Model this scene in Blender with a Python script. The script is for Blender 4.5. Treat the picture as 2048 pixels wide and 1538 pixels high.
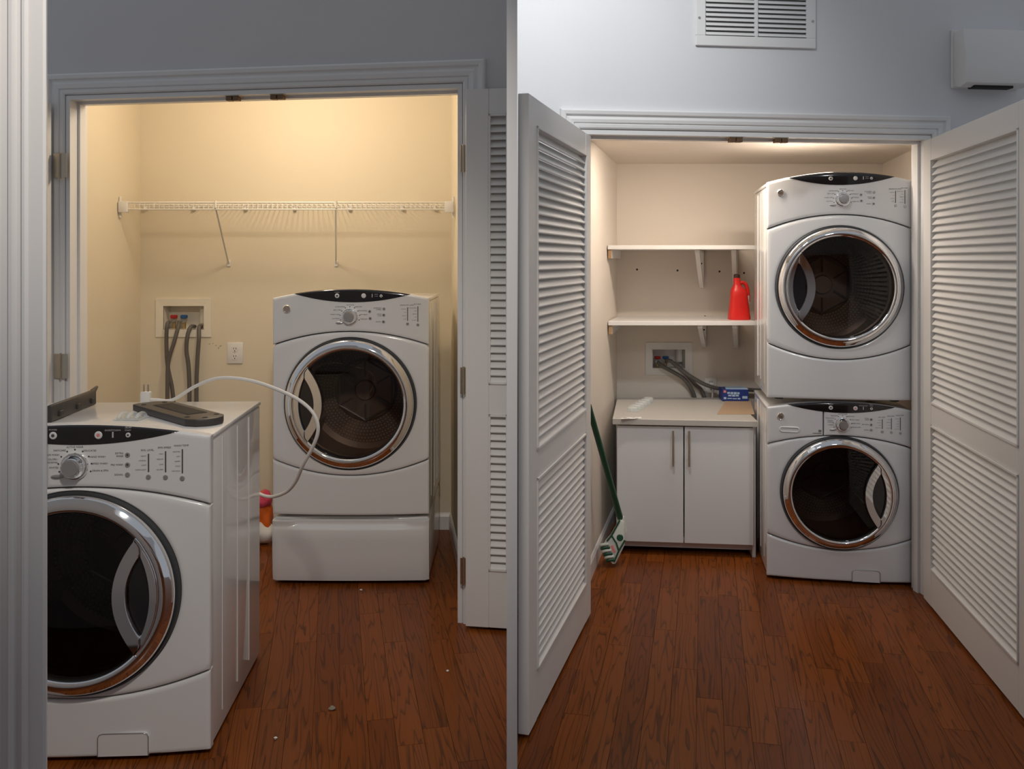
import bpy, bmesh, math, random
from mathutils import Vector, Matrix
random.seed(7)
for o in list(bpy.data.objects):
    bpy.data.objects.remove(o)
S = bpy.context.scene
C = S.collection
PI = math.pi

# ------------------------------------------------------------------ camera
F, EYE, HOR = 1800.0, 1.45, 520.0          # focal length in pixels, eye height, row of the horizon
cd = bpy.data.cameras.new('camera'); cam = bpy.data.objects.new('camera', cd); C.objects.link(cam)
cam.location = (0, 0, EYE); cam.rotation_euler = (PI / 2, 0, 0)
cd.sensor_width = 36; cd.lens = F / 2048 * 36; cd.shift_y = -(769 - HOR) / 2048; cd.clip_start = 0.05
S.camera = cam
S.cycles.transparent_max_bounces = 24

# ------------------------------------------------------------------ world, lights, exposure
S.view_settings.view_transform = 'Standard'; S.view_settings.look = 'None'
S.view_settings.exposure = 0.0; S.view_settings.gamma = 1.0; S.view_settings.use_curve_mapping = False
w = bpy.data.worlds.new('world'); S.world = w; w.use_nodes = True
bg = w.node_tree.nodes['Background']; bg.inputs[0].default_value = (0.86, 0.92, 1.0, 1); bg.inputs[1].default_value = 0.31


def light(name, kind, loc, power, col, target=None, **kw):
    l = bpy.data.lights.new(name, kind); o = bpy.data.objects.new(name, l); C.objects.link(o)
    o.location = loc; l.energy = power; l.color = col
    for k, v in kw.items():
        setattr(l, k, v)
    if target is not None:
        o.rotation_euler = (Vector(target) - Vector(loc)).to_track_quat('-Z', 'Y').to_euler()
    return o


light('closet_lamp_light', 'POINT', (-1.10, 4.02, 2.23), 14.5, (1.0, 0.83, 0.63), shadow_soft_size=0.05)
light('closet_strip_light', 'AREA', (1.02, 4.10, 1.992), 11.5, (1.0, 0.86, 0.72), target=(1.02, 4.45, 0), shape='RECTANGLE', size=0.9, size_y=0.06)
light('hall_downlight', 'SPOT', (0.22, 2.35, 3.1), 80, (0.98, 0.98, 0.97), target=(0.34, 3.72, 2.25), spot_size=1.3, spot_blend=1.0, shadow_soft_size=0.12)
light('hall_downlight', 'SPOT', (1.30, 0.5, 2.9), 62, (0.95, 0.98, 1.0), target=(1.62, 4.0, 0.75), spot_size=0.62, spot_blend=0.9, shadow_soft_size=0.10)
light('entry_downlight', 'SPOT', (-0.12, 0.6, 3.0), 125, (1.0, 0.92, 0.83), target=(-0.97, 3.3, 0.6), spot_size=0.85, spot_blend=0.7, shadow_soft_size=0.10)


def P(px, py, D):
    return Vector(((px - 1024) / F * D, D, EYE + (HOR - py) / F * D))


def X(px, D):
    return (px - 1024) / F * D


def Z(py, D):
    return EYE + (HOR - py) / F * D


# ------------------------------------------------------------------ materials
def mat(name, col, rough=0.5, metal=0.0, coat=0.0, spec=0.5, bump=None, vary=None, emit=None):
    m = bpy.data.materials.new(name); m.use_nodes = True
    nt = m.node_tree; b = nt.nodes['Principled BSDF']
    b.inputs['Base Color'].default_value = (*col, 1); b.inputs['Roughness'].default_value = rough
    b.inputs['Metallic'].default_value = metal; b.inputs['Coat Weight'].default_value = coat
    b.inputs['Coat Roughness'].default_value = 0.05; b.inputs['Specular IOR Level'].default_value = spec
    tc = nt.nodes.new('ShaderNodeTexCoord')
    n = nt.nodes.new('ShaderNodeTexNoise'); nt.links.new(tc.outputs['Object'], n.inputs['Vector'])
    sc, am = vary or (3.0, 0.03)
    n.inputs['Scale'].default_value = sc; n.inputs['Detail'].default_value = 4
    r = nt.nodes.new('ShaderNodeMix'); r.data_type = 'RGBA'
    r.inputs[6].default_value = (*[c * (1 - am) for c in col], 1); r.inputs[7].default_value = (*[min(1, c * (1 + am)) for c in col], 1)
    nt.links.new(n.outputs['Fac'], r.inputs[0]); nt.links.new(r.outputs[2], b.inputs['Base Color'])
    if bump:
        n2 = nt.nodes.new('ShaderNodeTexNoise'); n2.inputs['Scale'].default_value = bump[0]; n2.inputs['Detail'].default_value = 3
        nt.links.new(tc.outputs['Object'], n2.inputs['Vector'])
        bp = nt.nodes.new('ShaderNodeBump'); bp.inputs['Strength'].default_value = bump[1]; bp.inputs['Distance'].default_value = 0.002
        nt.links.new(n2.outputs['Fac'], bp.inputs['Height']); nt.links.new(bp.outputs[0], b.inputs['Normal'])
    return m


def glass_mat(name, tint, refl_rough=0.02, ior=1.5):
    m = bpy.data.materials.new(name); m.use_nodes = True
    nt = m.node_tree; nt.nodes.clear()
    out = nt.nodes.new('ShaderNodeOutputMaterial'); mx = nt.nodes.new('ShaderNodeMixShader')
    t = nt.nodes.new('ShaderNodeBsdfTransparent'); t.inputs[0].default_value = (*tint, 1)
    g = nt.nodes.new('ShaderNodeBsdfGlossy'); g.inputs['Roughness'].default_value = refl_rough
    f = nt.nodes.new('ShaderNodeFresnel'); f.inputs[0].default_value = ior
    nt.links.new(f.outputs[0], mx.inputs[0]); nt.links.new(t.outputs[0], mx.inputs[1]); nt.links.new(g.outputs[0], mx.inputs[2])
    nt.links.new(mx.outputs[0], out.inputs[0])
    return m


def clear_mat(name, tint):
    m = bpy.data.materials.new(name); m.use_nodes = True
    nt = m.node_tree; nt.nodes.clear()
    out = nt.nodes.new('ShaderNodeOutputMaterial'); mx = nt.nodes.new('ShaderNodeMixShader')
    t = nt.nodes.new('ShaderNodeBsdfTransparent'); t.inputs[0].default_value = (*tint, 1)
    p = nt.nodes.new('ShaderNodeBsdfPrincipled'); p.inputs['Base Color'].default_value = (0.85, 0.87, 0.86, 1); p.inputs['Roughness'].default_value = 0.12
    n = nt.nodes.new('ShaderNodeTexNoise'); n.inputs['Scale'].default_value = 60
    f = nt.nodes.new('ShaderNodeMath'); f.operation = 'MULTIPLY'; f.inputs[1].default_value = 0.75; nt.links.new(n.outputs['Fac'], f.inputs[0])
    nt.links.new(f.outputs[0], mx.inputs[0]); nt.links.new(t.outputs[0], mx.inputs[1]); nt.links.new(p.outputs[0], mx.inputs[2])
    nt.links.new(mx.outputs[0], out.inputs[0])
    return m


def wood_mat(name, c_dark, c_mid, c_light):
    m = bpy.data.materials.new(name); m.use_nodes = True
    nt = m.node_tree; b = nt.nodes['Principled BSDF']; L = nt.links; N = nt.nodes.new
    tc = N('ShaderNodeTexCoord'); oi = N('ShaderNodeObjectInfo')
    mul = N('ShaderNodeMath'); mul.operation = 'MULTIPLY'; mul.inputs[1].default_value = 57.0; L.new(oi.outputs['Random'], mul.inputs[0])
    add = N('ShaderNodeVectorMath'); add.operation = 'ADD'; L.new(tc.outputs['Object'], add.inputs[0]); L.new(mul.outputs[0], add.inputs[1])
    mp = N('ShaderNodeMapping'); mp.inputs['Scale'].default_value = (17, 1.0, 1); L.new(add.outputs[0], mp.inputs[0])
    n1 = N('ShaderNodeTexNoise'); n1.inputs['Scale'].default_value = 1.0; n1.inputs['Detail'].default_value = 2; L.new(mp.outputs[0], n1.inputs[0])
    k = N('ShaderNodeMath'); k.operation = 'MULTIPLY'; k.inputs[1].default_value = 12.0; L.new(n1.outputs['Fac'], k.inputs[0])
    fr = N('ShaderNodeMath'); fr.operation = 'FRACT'; L.new(k.outputs[0], fr.inputs[0])
    r1 = N('ShaderNodeValToRGB'); r1.color_ramp.elements[0].position = 0.0; r1.color_ramp.elements[0].color = (0, 0, 0, 1)
    r1.color_ramp.elements[1].position = 0.30; r1.color_ramp.elements[1].color = (1, 1, 1, 1); L.new(fr.outputs[0], r1.inputs[0])
    e = r1.color_ramp.elements.new(0.97); e.color = (0.92, 0.92, 0.92, 1); e2 = r1.color_ramp.elements.new(1.0); e2.color = (0, 0, 0, 1)
    mp2 = N('ShaderNodeMapping'); mp2.inputs['Scale'].default_value = (260, 9, 1); L.new(add.outputs[0], mp2.inputs[0])
    n2 = N('ShaderNodeTexNoise'); n2.inputs['Scale'].default_value = 1.0; n2.inputs['Detail'].default_value = 3; L.new(mp2.outputs[0], n2.inputs[0])
    base = N('ShaderNodeMix'); base.data_type = 'RGBA'; base.inputs[6].default_value = (*c_mid, 1); base.inputs[7].default_value = (*c_light, 1)
    wn = N('ShaderNodeTexWhiteNoise'); wn.noise_dimensions = '1D'; L.new(oi.outputs['Random'], wn.inputs['W'])
    sm = N('ShaderNodeMath'); sm.operation = 'MULTIPLY'; sm.inputs[1].default_value = 0.65; L.new(wn.outputs['Value'], sm.inputs[0])
    sa = N('ShaderNodeMath'); sa.operation = 'MULTIPLY_ADD'; sa.inputs[1].default_value = 0.6; L.new(n2.outputs['Fac'], sa.inputs[0]); L.new(sm.outputs[0], sa.inputs[2])
    L.new(sa.outputs[0], base.inputs[0])
    fin = N('ShaderNodeMix'); fin.data_type = 'RGBA'; fin.inputs[6].default_value = (*c_dark, 1); L.new(r1.outputs[0], fin.inputs[0]); L.new(base.outputs[2], fin.inputs[7])
    pale = N('ShaderNodeMix'); pale.data_type = 'RGBA'; pale.inputs[0].default_value = 0.66; L.new(base.outputs[2], pale.inputs[6]); L.new(fin.outputs[2], pale.inputs[7])
    L.new(pale.outputs[2], b.inputs['Base Color'])
    b.inputs['Roughness'].default_value = 0.34; b.inputs['Specular IOR Level'].default_value = 0.14; b.inputs['Coat Weight'].default_value = 0.05; b.inputs['Coat Roughness'].default_value = 0.12
    bp = N('ShaderNodeBump'); bp.inputs['Strength'].default_value = 0.10; bp.inputs['Distance'].default_value = 0.001
    L.new(r1.outputs[0], bp.inputs['Height']); L.new(bp.outputs[0], b.inputs['Normal'])
    return m


M = {}
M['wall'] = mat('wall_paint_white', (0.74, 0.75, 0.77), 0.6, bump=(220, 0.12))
M['wall_dimmed'] = mat('wall_paint_dimmed', (0.66, 0.65, 0.66), 0.6, bump=(220, 0.12))  # left hall wall is white in shadow; that shade is put into this colour
M['cream'] = mat('closet_paint_cream', (0.78, 0.70, 0.55), 0.6, bump=(220, 0.15))
M['beige'] = mat('closet_paint_beige', (0.78, 0.71, 0.63), 0.6, bump=(220, 0.15))
M['trim'] = mat('trim_gloss_white', (0.80, 0.80, 0.80), 0.32)
M['door'] = mat('door_white', (0.80, 0.79, 0.77), 0.40)
M['enamel'] = mat('white_enamel', (0.80, 0.80, 0.80), 0.22, coat=0.5, vary=(2, 0.01))
M['enamel2'] = mat('white_panel_plastic', (0.78, 0.78, 0.78), 0.28, coat=0.3, vary=(2, 0.01))
M['chrome'] = mat('chrome', (0.86, 0.86, 0.87), 0.05, 1.0, vary=(2, 0.01))
M['nickel'] = mat('brushed_nickel', (0.55, 0.48, 0.40), 0.32, 1.0)
M['hinge'] = mat('satin_hinge_metal', (0.52, 0.45, 0.35), 0.38, 1.0)
M['steel'] = mat('drum_steel', (0.42, 0.34, 0.28), 0.35, 0.35)
M['black'] = mat('black_gloss', (0.012, 0.010, 0.012), 0.10, coat=0.5)
M['rubber'] = mat('dark_rubber', (0.04, 0.042, 0.045), 0.45)
M['darkin'] = mat('dark_interior', (0.02, 0.02, 0.022), 0.5)
M['glass'] = glass_mat('smoked_glass', (0.56, 0.50, 0.47))
M['glassd'] = glass_mat('dark_smoked_glass', (0.34, 0.33, 0.33))
M['ink'] = mat('grey_print', (0.07, 0.07, 0.075), 0.5)
M['whiteink'] = mat('white_print', (0.55, 0.55, 0.55), 0.5)
M['btn'] = mat('silver_button', (0.50, 0.50, 0.50), 0.28, 0.7)
M['btnw'] = mat('pale_button', (0.75, 0.75, 0.74), 0.35)
M['wood'] = wood_mat('oak_floor', (0.020, 0.006, 0.002), (0.125, 0.029, 0.004), (0.245, 0.066, 0.010))
M['wire'] = mat('white_coated_wire', (0.82, 0.80, 0.74), 0.4)
M['plastic'] = mat('white_plastic', (0.80, 0.79, 0.77), 0.4)
M['ivory'] = mat('ivory_plastic', (0.84, 0.79, 0.68), 0.45)
M['hose'] = mat('grey_hose', (0.13, 0.12, 0.11), 0.5)
M['brass'] = mat('brass', (0.55, 0.42, 0.20), 0.35, 0.9)
M['redk'] = mat('red_valve', (0.45, 0.02, 0.02), 0.4)
M['bluek'] = mat('blue_valve', (0.02, 0.10, 0.28), 0.4)
M['cord'] = mat('white_cord', (0.78, 0.76, 0.72), 0.4)
M['grille'] = mat('charcoal_plastic', (0.055, 0.048, 0.044), 0.42, bump=(300, 0.2))
M['grille2'] = mat('charcoal_inset', (0.035, 0.032, 0.03), 0.6, bump=(500, 0.4))
M['clear'] = clear_mat('clear_plastic', (0.97, 0.98, 0.98))
M['cab'] = mat('cabinet_white', (0.76, 0.76, 0.76), 0.35)
M['worktop'] = mat('worktop_greige', (0.53, 0.50, 0.46), 0.45, vary=(40, 0.03))
M['raw'] = mat('raw_chipboard', (0.42, 0.26, 0.14), 0.8, vary=(120, 0.2))
M['kraft'] = mat('kraft_paper', (0.46, 0.32, 0.21), 0.8, vary=(60, 0.04))
M['red'] = mat('red_plastic', (0.80, 0.025, 0.02), 0.32)
M['cap'] = mat('dark_cap', (0.05, 0.025, 0.02), 0.5)
M['bluebox'] = mat('blue_carton', (0.02, 0.045, 0.24), 0.45)
M['paper'] = mat('white_paper', (0.80, 0.80, 0.78), 0.7)
M['pinkink'] = mat('pink_print', (0.75, 0.25, 0.25), 0.6)
M['skyink'] = mat('pale_blue_print', (0.45, 0.62, 0.82), 0.6)
M['green'] = mat('dark_green_plastic', (0.015, 0.085, 0.045), 0.4)
M['mopw'] = mat('mop_white_cloth', (0.66, 0.70, 0.64), 0.9, bump=(300, 0.6))
M['pink'] = mat('pink_film', (0.75, 0.08, 0.16), 0.3)
M['orange'] = mat('orange_film', (0.80, 0.16, 0.02), 0.3)
M['lint'] = mat('grey_lint', (0.30, 0.27, 0.21), 0.9)
M['cupboard'] = mat('cupboard_wood', (0.30, 0.115, 0.045), 0.35, vary=(14, 0.25))
M['oldbrass'] = mat('tarnished_brass', (0.20, 0.12, 0.07), 0.4, 0.6)
M['ventback'] = mat('duct_grey', (0.22, 0.22, 0.22), 0.7)
M['hole'] = mat('dark_hole', (0.02, 0.02, 0.02), 0.8)


# ------------------------------------------------------------------ mesh helpers
class MB:
    def __init__(s):
        s.v, s.f = [], []

    def add(s, vs, fs):
        b = len(s.v); s.v += [tuple(p) for p in vs]; s.f += [tuple(i + b for i in f) for f in fs]; return s

    def box(s, x0, x1, y0, y1, z0, z1):
        return s.add([(x0, y0, z0), (x1, y0, z0), (x1, y1, z0), (x0, y1, z0), (x0, y0, z1), (x1, y0, z1), (x1, y1, z1), (x0, y1, z1)],
                     [(0, 3, 2, 1), (4, 5, 6, 7), (0, 1, 5, 4), (1, 2, 6, 5), (2, 3, 7, 6), (3, 0, 4, 7)])

    def rbox(s, x0, x1, y0, y1, z0, z1, r=0.004, seg=2):
        bm = bmesh.new(); bmesh.ops.create_cube(bm, size=1)
        for v in bm.verts:
            v.co = Vector(((x0 + x1) / 2 + v.co.x * (x1 - x0), (y0 + y1) / 2 + v.co.y * (y1 - y0), (z0 + z1) / 2 + v.co.z * (z1 - z0)))
        bmesh.ops.bevel(bm, geom=bm.edges[:], offset=r, segments=seg, profile=0.5, affect='EDGES')
        return s.bm(bm)

    def bm(s, bm):
        bm.verts.index_update()
        s.add([v.co[:] for v in bm.verts], [[v.index for v in f.verts] for f in bm.faces]); bm.free(); return s

    def prism(s, pts, lo, hi, axis='z'):
        n = len(pts)
        def q(p, h):
            return (p[0], p[1], h) if axis == 'z' else (p[0], h, p[1]) if axis == 'y' else (h, p[0], p[1])
        vs = [q(p, lo) for p in pts] + [q(p, hi) for p in pts]
        return s.add(vs, [tuple(range(n))[::-1], tuple(range(n, 2 * n))] + [(i, (i + 1) % n, n + (i + 1) % n, n + i) for i in range(n)])

    def rprism(s, pts, lo, hi, axis='z', r=0.003, seg=2):
        t = MB().prism(pts, lo, hi, axis); bm = bmesh.new(); vs = [bm.verts.new(p) for p in t.v]
        for f in t.f:
            bm.faces.new([vs[i] for i in f])
        bmesh.ops.recalc_face_normals(bm, faces=bm.faces[:])
        es = [e for e in bm.edges if e.calc_face_angle(0) > 0.5]
        bmesh.ops.bevel(bm, geom=es, offset=r, segments=seg, profile=0.5, affect='EDGES')
        return s.bm(bm)

    def tube(s, pts, r, n=8, caps=True):
        pts = [Vector(p) for p in pts]; m = len(pts); rr = r if isinstance(r, (list, tuple)) else [r] * m
        vs, fs = [], []; up = None
        for i, p in enumerate(pts):
            t = (pts[min(i + 1, m - 1)] - pts[max(i - 1, 0)]).normalized()
            if up is None:
                up = Vector((0, 0, 1)) if abs(t.z) < 0.9 else Vector((1, 0, 0))
            a = t.cross(up).normalized(); b = a.cross(t).normalized(); up = b
            vs += [p + (a * math.cos(2 * PI * k / n) + b * math.sin(2 * PI * k / n)) * rr[i] for k in range(n)]
        for i in range(m - 1):
            for k in range(n):
                fs.append((i * n + k, i * n + (k + 1) % n, (i + 1) * n + (k + 1) % n, (i + 1) * n + k))
        if caps:
            fs += [tuple(range(n))[::-1], tuple(range((m - 1) * n, m * n))]
        return s.add(vs, fs)

    def lathe(s, prof, c=(0, 0, 0), axis='y', n=64, sx=1.0, sz=1.0):
        m = len(prof); vs, fs = [], []
        for k in range(n):
            a = 2 * PI * k / n
            for r, h in prof:
                x, y = r * math.cos(a), r * math.sin(a)
                vs.append((c[0] + x * sx, c[1] + h, c[2] + y * sz) if axis == 'y' else (c[0] + x * sx, c[1] + y * sz, c[2] + h) if axis == 'z' else (c[0] + h, c[1] + x * sx, c[2] + y * sz))
        for k in range(n):
            for j in range(m - 1):
                fs.append((k * m + j, k * m + j + 1, ((k + 1) % n) * m + j + 1, ((k + 1) % n) * m + j))
        t = MB().add(vs, fs); bm = bmesh.new(); V = [bm.verts.new(p) for p in t.v]
        for f in t.f:
            bm.faces.new([V[i] for i in f])
        bmesh.ops.remove_doubles(bm, verts=bm.verts[:], dist=1e-6)
        bmesh.ops.recalc_face_normals(bm, faces=bm.faces[:])
        return s.bm(bm)

    def grid(s, rows):
        m = len(rows[0]); vs = [p for r in rows for p in r]
        return s.add(vs, [(i * m + j, i * m + j + 1, (i + 1) * m + j + 1, (i + 1) * m + j) for i in range(len(rows) - 1) for j in range(m - 1)])

    def mesh(s, name, m, smooth=35, fix=True):
        me = bpy.data.meshes.new(name); me.from_pydata(s.v, [], s.f)
        if fix:
            bm = bmesh.new(); bm.from_mesh(me); bmesh.ops.recalc_face_normals(bm, faces=bm.faces[:]); bm.to_mesh(me); bm.free()
        for x in (m if isinstance(m, list) else [m]):
            me.materials.append(M[x])
        if smooth:
            for p in me.polygons:
                p.use_smooth = True
            me.set_sharp_from_angle(angle=math.radians(smooth))
        return me

    def build(s, name, m, parent=None, smooth=35, fix=True):
        o = bpy.data.objects.new(name, s.mesh(name, m, smooth, fix)); C.objects.link(o); o.parent = parent; return o


def tag(o, label, cat, group=None):
    o['label'] = label; o['category'] = cat
    if group:
        o['group'] = group
    return o


def thing(name, label, cat, loc=(0, 0, 0), rz=0.0, group=None):
    o = bpy.data.objects.new(name, None); C.objects.link(o); o.location = loc; o.rotation_euler = (0, 0, rz); o.empty_display_size = 0.05
    return tag(o, label, cat, group)


def struct(o, label=None):
    o['kind'] = 'structure'
    if label:
        o['label'] = label
    return o


def frame(name, loc, rz, label):
    o = bpy.data.objects.new(name, None); C.objects.link(o); o.location = loc; o.rotation_euler = (0, 0, rz)
    return struct(o, label)


def place(o, loc, rz=0.0):
    o.location = loc; o.rotation_euler = (0, 0, rz); return o


def share(o, parent, loc=(0, 0, 0), rot=(0, 0, 0), name=None):
    c = o.copy(); C.objects.link(c); c.parent = parent; c.location = loc; c.rotation_euler = rot
    return c


def smoothpath(pts, n=8):
    pts = [Vector(p) for p in pts]; out = []
    for i in range(len(pts) - 1):
        p0, p1, p2, p3 = pts[max(i - 1, 0)], pts[i], pts[i + 1], pts[min(i + 2, len(pts) - 1)]
        for k in range(n):
            t = k / n
            out.append(0.5 * ((2 * p1) + (-p0 + p2) * t + (2 * p0 - 5 * p1 + 4 * p2 - p3) * t * t + (-p0 + 3 * p1 - 3 * p2 + p3) * t ** 3))
    return out + [pts[-1]]


def text_mb(items):
    """items: (string, x, z, size, align) -> MB of flat letters in the xz plane facing -y, y = 0"""
    mb = MB(); obs = []
    for s, x, z, size, al in items:
        cu = bpy.data.curves.new('t', 'FONT'); cu.body = s; cu.size = size; cu.align_x = al; cu.align_y = 'CENTER'; cu.resolution_u = 2
        o = bpy.data.objects.new('t', cu); C.objects.link(o); obs.append((o, cu, x, z))
    bpy.context.view_layer.update(); dg = bpy.context.evaluated_depsgraph_get()
    for o, cu, x, z in obs:
        me = bpy.data.meshes.new_from_object(o.evaluated_get(dg))
        mb.add([(v.co.x + x, 0, v.co.y + z) for v in me.vertices], [tuple(p.vertices) for p in me.polygons])
        bpy.data.objects.remove(o); bpy.data.curves.remove(cu); bpy.data.meshes.remove(me)
    return mb


# ------------------------------------------------------------------ floors, plank by plank
def clip(poly, a, b, c):
    out = []
    for i in range(len(poly)):
        p, q = poly[i], poly[(i + 1) % len(poly)]
        dp, dq = a * p[0] + b * p[1] - c, a * q[0] + b * q[1] - c
        if dp <= 0:
            out.append(p)
        if (dp < 0 < dq) or (dq < 0 < dp):
            t = dp / (dp - dq); out.append((p[0] + (q[0] - p[0]) * t, p[1] + (q[1] - p[1]) * t))
    return out


def make_floor(name, x0, x1, y0, y1, ang, width, seed, label):
    rnd = random.Random(seed)
    base = MB().box(x0 if x0 == 0 else -3.4, x1 if x1 == 0 else 3.4, -1.5, 5.6, -0.06, -0.010).build(name, 'wood', smooth=0); struct(base, label)
    d = Vector((math.sin(ang), math.cos(ang))); c = Vector((math.cos(ang), -math.sin(ang)))
    ctr = Vector(((x0 + x1) / 2, (y0 + y1) / 2)); ncol = int(3.2 / width)
    for k in range(-ncol, ncol):
        s = -3.0 - rnd.random() * 0.8
        while s < 3.0:
            ln = rnd.uniform(0.45, 1.25)
            o = ctr + c * (k * width) + d * s
            g = 0.0006
            rect = [(g, g), (width - g, g), (width - g, ln - g), (g, ln - g)]
            W = [o + c * p[0] + d * p[1] for p in rect]
            poly = [(p.x, p.y) for p in W]
            for (a, b, cc) in ((-1, 0, -x0), (1, 0, x1), (0, -1, -y0), (0, 1, y1)):
                poly = clip(poly, a, b, cc)
                if len(poly) < 3:
                    break
            s += ln
            if len(poly) < 3:
                continue
            loc = [((Vector(p) - o).dot(c), (Vector(p) - o).dot(d)) for p in poly]
            area = 0.5 * abs(sum(loc[i][0] * loc[(i + 1) % len(loc)][1] - loc[(i + 1) % len(loc)][0] * loc[i][1] for i in range(len(loc))))
            if area < 0.0004:
                continue
            top = rnd.uniform(-0.0004, 0)
            p = MB().prism(loc, -0.010, top).build('plank', 'wood', base, smooth=0)
            p.location = (o.x, o.y, 0); p.rotation_euler = (0, 0, -ang)


make_floor('floor', -2.75, 0.0, 2.30, 4.95, math.radians(-11.2), 0.083, 3, 'reddish brown oak strip floor under the open closet with the single dryer')
make_floor('floor', 0.0, 2.75, 2.30, 5.25, math.radians(12.0), 0.083, 5, 'brown oak strip floor in front of the stacked washer and dryer')

# ------------------------------------------------------------------ the two closets
WT = 0.11
# front wall with the opening, left place: local x along the wall from the left jamb
LL = Vector((X(134, 3.87), 3.87)); LR = Vector((X(925, 3.60), 3.60)); LW = (LR - LL).length; LA = math.atan2(LR.y - LL.y, LR.x - LL.x); LH = 2.155
RL = Vector((0.28, 3.70)); RR = Vector((1.800, 3.875)); RW = (RR - RL).length; RA = math.atan2(RR.y - RL.y, RR.x - RL.x); RH = 1.985


def front_wall(name, m, org, ang, W, Hh, xl, xr, label):
    pts = [(xl, 0), (0, 0), (0, Hh), (W, Hh), (W, 0), (xr, 0), (xr, 3.2), (xl, 3.2)]
    o = MB().prism(pts, 0, WT, 'y').build(name, m, smooth=0)
    return struct(place(o, (org.x, org.y, 0), ang), label)


front_wall('wall_left', 'wall_dimmed', LL, LA, LW, LH, -1.6, LW + 0.186, 'white hall wall with shade in its colour around the wide closet opening')
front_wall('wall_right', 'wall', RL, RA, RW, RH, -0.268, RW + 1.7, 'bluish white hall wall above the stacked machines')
struct(MB().box(-0.0145, 0.0145, 2.45, 5.45, 0, 3.2).build('wall_partition', 'trim', smooth=0), 'narrow white partition end between the two closets')


def sweep_U(name, m, org, ang, W, Hh, prof, label, base=0.0):
    vs = []
    for d, y in prof:
        vs += [(-d, y, base), (-d, y, Hh + d), (W + d, y, Hh + d), (W + d, y, base)]
    n = len(prof); fs = []
    for i in range(n):
        j = (i + 1) % n
        for k in range(3):
            fs.append((i * 4 + k, i * 4 + k + 1, j * 4 + k + 1, j * 4 + k))
    fs += [tuple(i * 4 for i in range(n)), tuple(i * 4 + 3 for i in range(n))]
    o = MB().add(vs, fs).build(name, m, smooth=0)
    return struct(place(o, (org.x, org.y, 0), ang), label)


def casing_prof(w):
    return [(0.004, 0.0), (0.004, -0.010), (0.010, -0.014), (0.022, -0.015), (0.026, -0.011), (0.030, -0.017), (w * 0.50, -0.019), (w * 0.62, -0.013),
            (w * 0.68, -0.013), (w * 0.74, -0.022), (w * 0.90, -0.024), (w * 0.97, -0.020), (w, -0.008), (w, 0.0)]


JAMB = [(0.0, -0.006), (-0.018, -0.006), (-0.018, 0.046), (-0.030, 0.046), (-0.030, 0.082), (-0.018, 0.082), (-0.018, WT + 0.004), (0.0, WT + 0.004)]
sweep_U('trim_1', 'trim', LL, LA, LW, LH, casing_prof(0.095), 'white moulded casing around the cream closet opening')
sweep_U('trim_2', 'trim', LL, LA, LW, LH, JAMB, 'white stepped jamb lining the cream closet opening')
sweep_U('trim_3', 'trim', RL, RA, RW, RH, casing_prof(0.085), 'white moulded casing around the opening with stacked machines')
sweep_U('trim_4', 'trim', RL, RA, RW, RH, JAMB, 'white stepped jamb lining the opening with stacked machines')


def wall_quad(name, m, a, b, t, z1, label):
    a, b = Vector(a), Vector(b); d = (b - a).normalized(); n = Vector((-d.y, d.x)) * t
    o = MB().prism([tuple(a), tuple(b), tuple(b + n), tuple(a + n)], 0, z1).build(name, m, smooth=0)
    return struct(o, label)


def wall_hole(name, m, x0, x1, y, h, z1, label, t=0.13):
    hx0, hx1, hz0, hz1 = h
    xs = [x0, hx0, hx1, x1]; zs = [0, hz0, hz1, z1]
    vs = [(x, y, z) for z in zs for x in xs]
    fs = [(r * 4 + c, r * 4 + c + 1, r * 4 + c + 5, r * 4 + c + 4) for r in range(3) for c in range(3) if (r, c) != (1, 1)]
    bm = bmesh.new(); V = [bm.verts.new(v) for v in vs]
    for f in fs:
        bm.faces.new([V[i] for i in f])
    g = bmesh.ops.extrude_face_region(bm, geom=bm.faces[:])
    for e in g['geom']:
        if isinstance(e, bmesh.types.BMVert):
            e.co.y += t
    return struct(MB().bm(bm).build(name, m, smooth=0), label)


LB, RB = 4.85, 5.15
# recess of the left laundry box: frame outer px 312..423, 599..675 at the back wall
lbx = (X(327, LB), X(408, LB), Z(659, LB), Z(612, LB))
rbx = (X(1305, RB), X(1370, RB), Z(736, RB), Z(699, RB))
wl_back = wall_hole('wall_back_left', 'cream', -2.12, -0.24, LB, lbx, 2.5, 'cream back wall of the closet with the wire shelf')
wr_back = wall_hole('wall_back_right', 'beige', 0.50, 2.25, RB, rbx, 2.03, 'beige back wall of the closet with two board shelves')
wall_quad('wall_side_left', 'cream', (-1.925, 3.985), (-2.002, LB), 0.1, 2.5, 'cream side wall on the far side of the wire shelf')
wall_quad('wall_side_middle', 'cream', (-0.329, LB), (-0.176, 3.715), 0.1, 2.5, 'cream side wall beside the single dryer')
wall_quad('wall_side_inner', 'beige', (0.285, 3.815), (0.60, RB), 0.1, 2.03, 'beige side wall behind the mop')
wall_quad('wall_side_right', 'beige', (2.12, RB), (1.90, 3.99), 0.1, 2.03, 'beige side wall behind the stacked machines')
struct(MB().prism([(-2.1, 4.97), (-0.12, 4.97), (-0.10, 3.72), (-2.0, 3.99)], 2.5, 2.6).build('ceiling_left', 'cream', smooth=0), 'cream closet ceiling above the wire shelf')
struct(MB().prism([(0.2, 5.27), (2.25, 5.27), (2.0, 4.0), (0.2, 3.80)], 2.0, 2.1).build('ceiling_right', 'beige', smooth=0), 'beige closet ceiling above the stacked machines')


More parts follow.
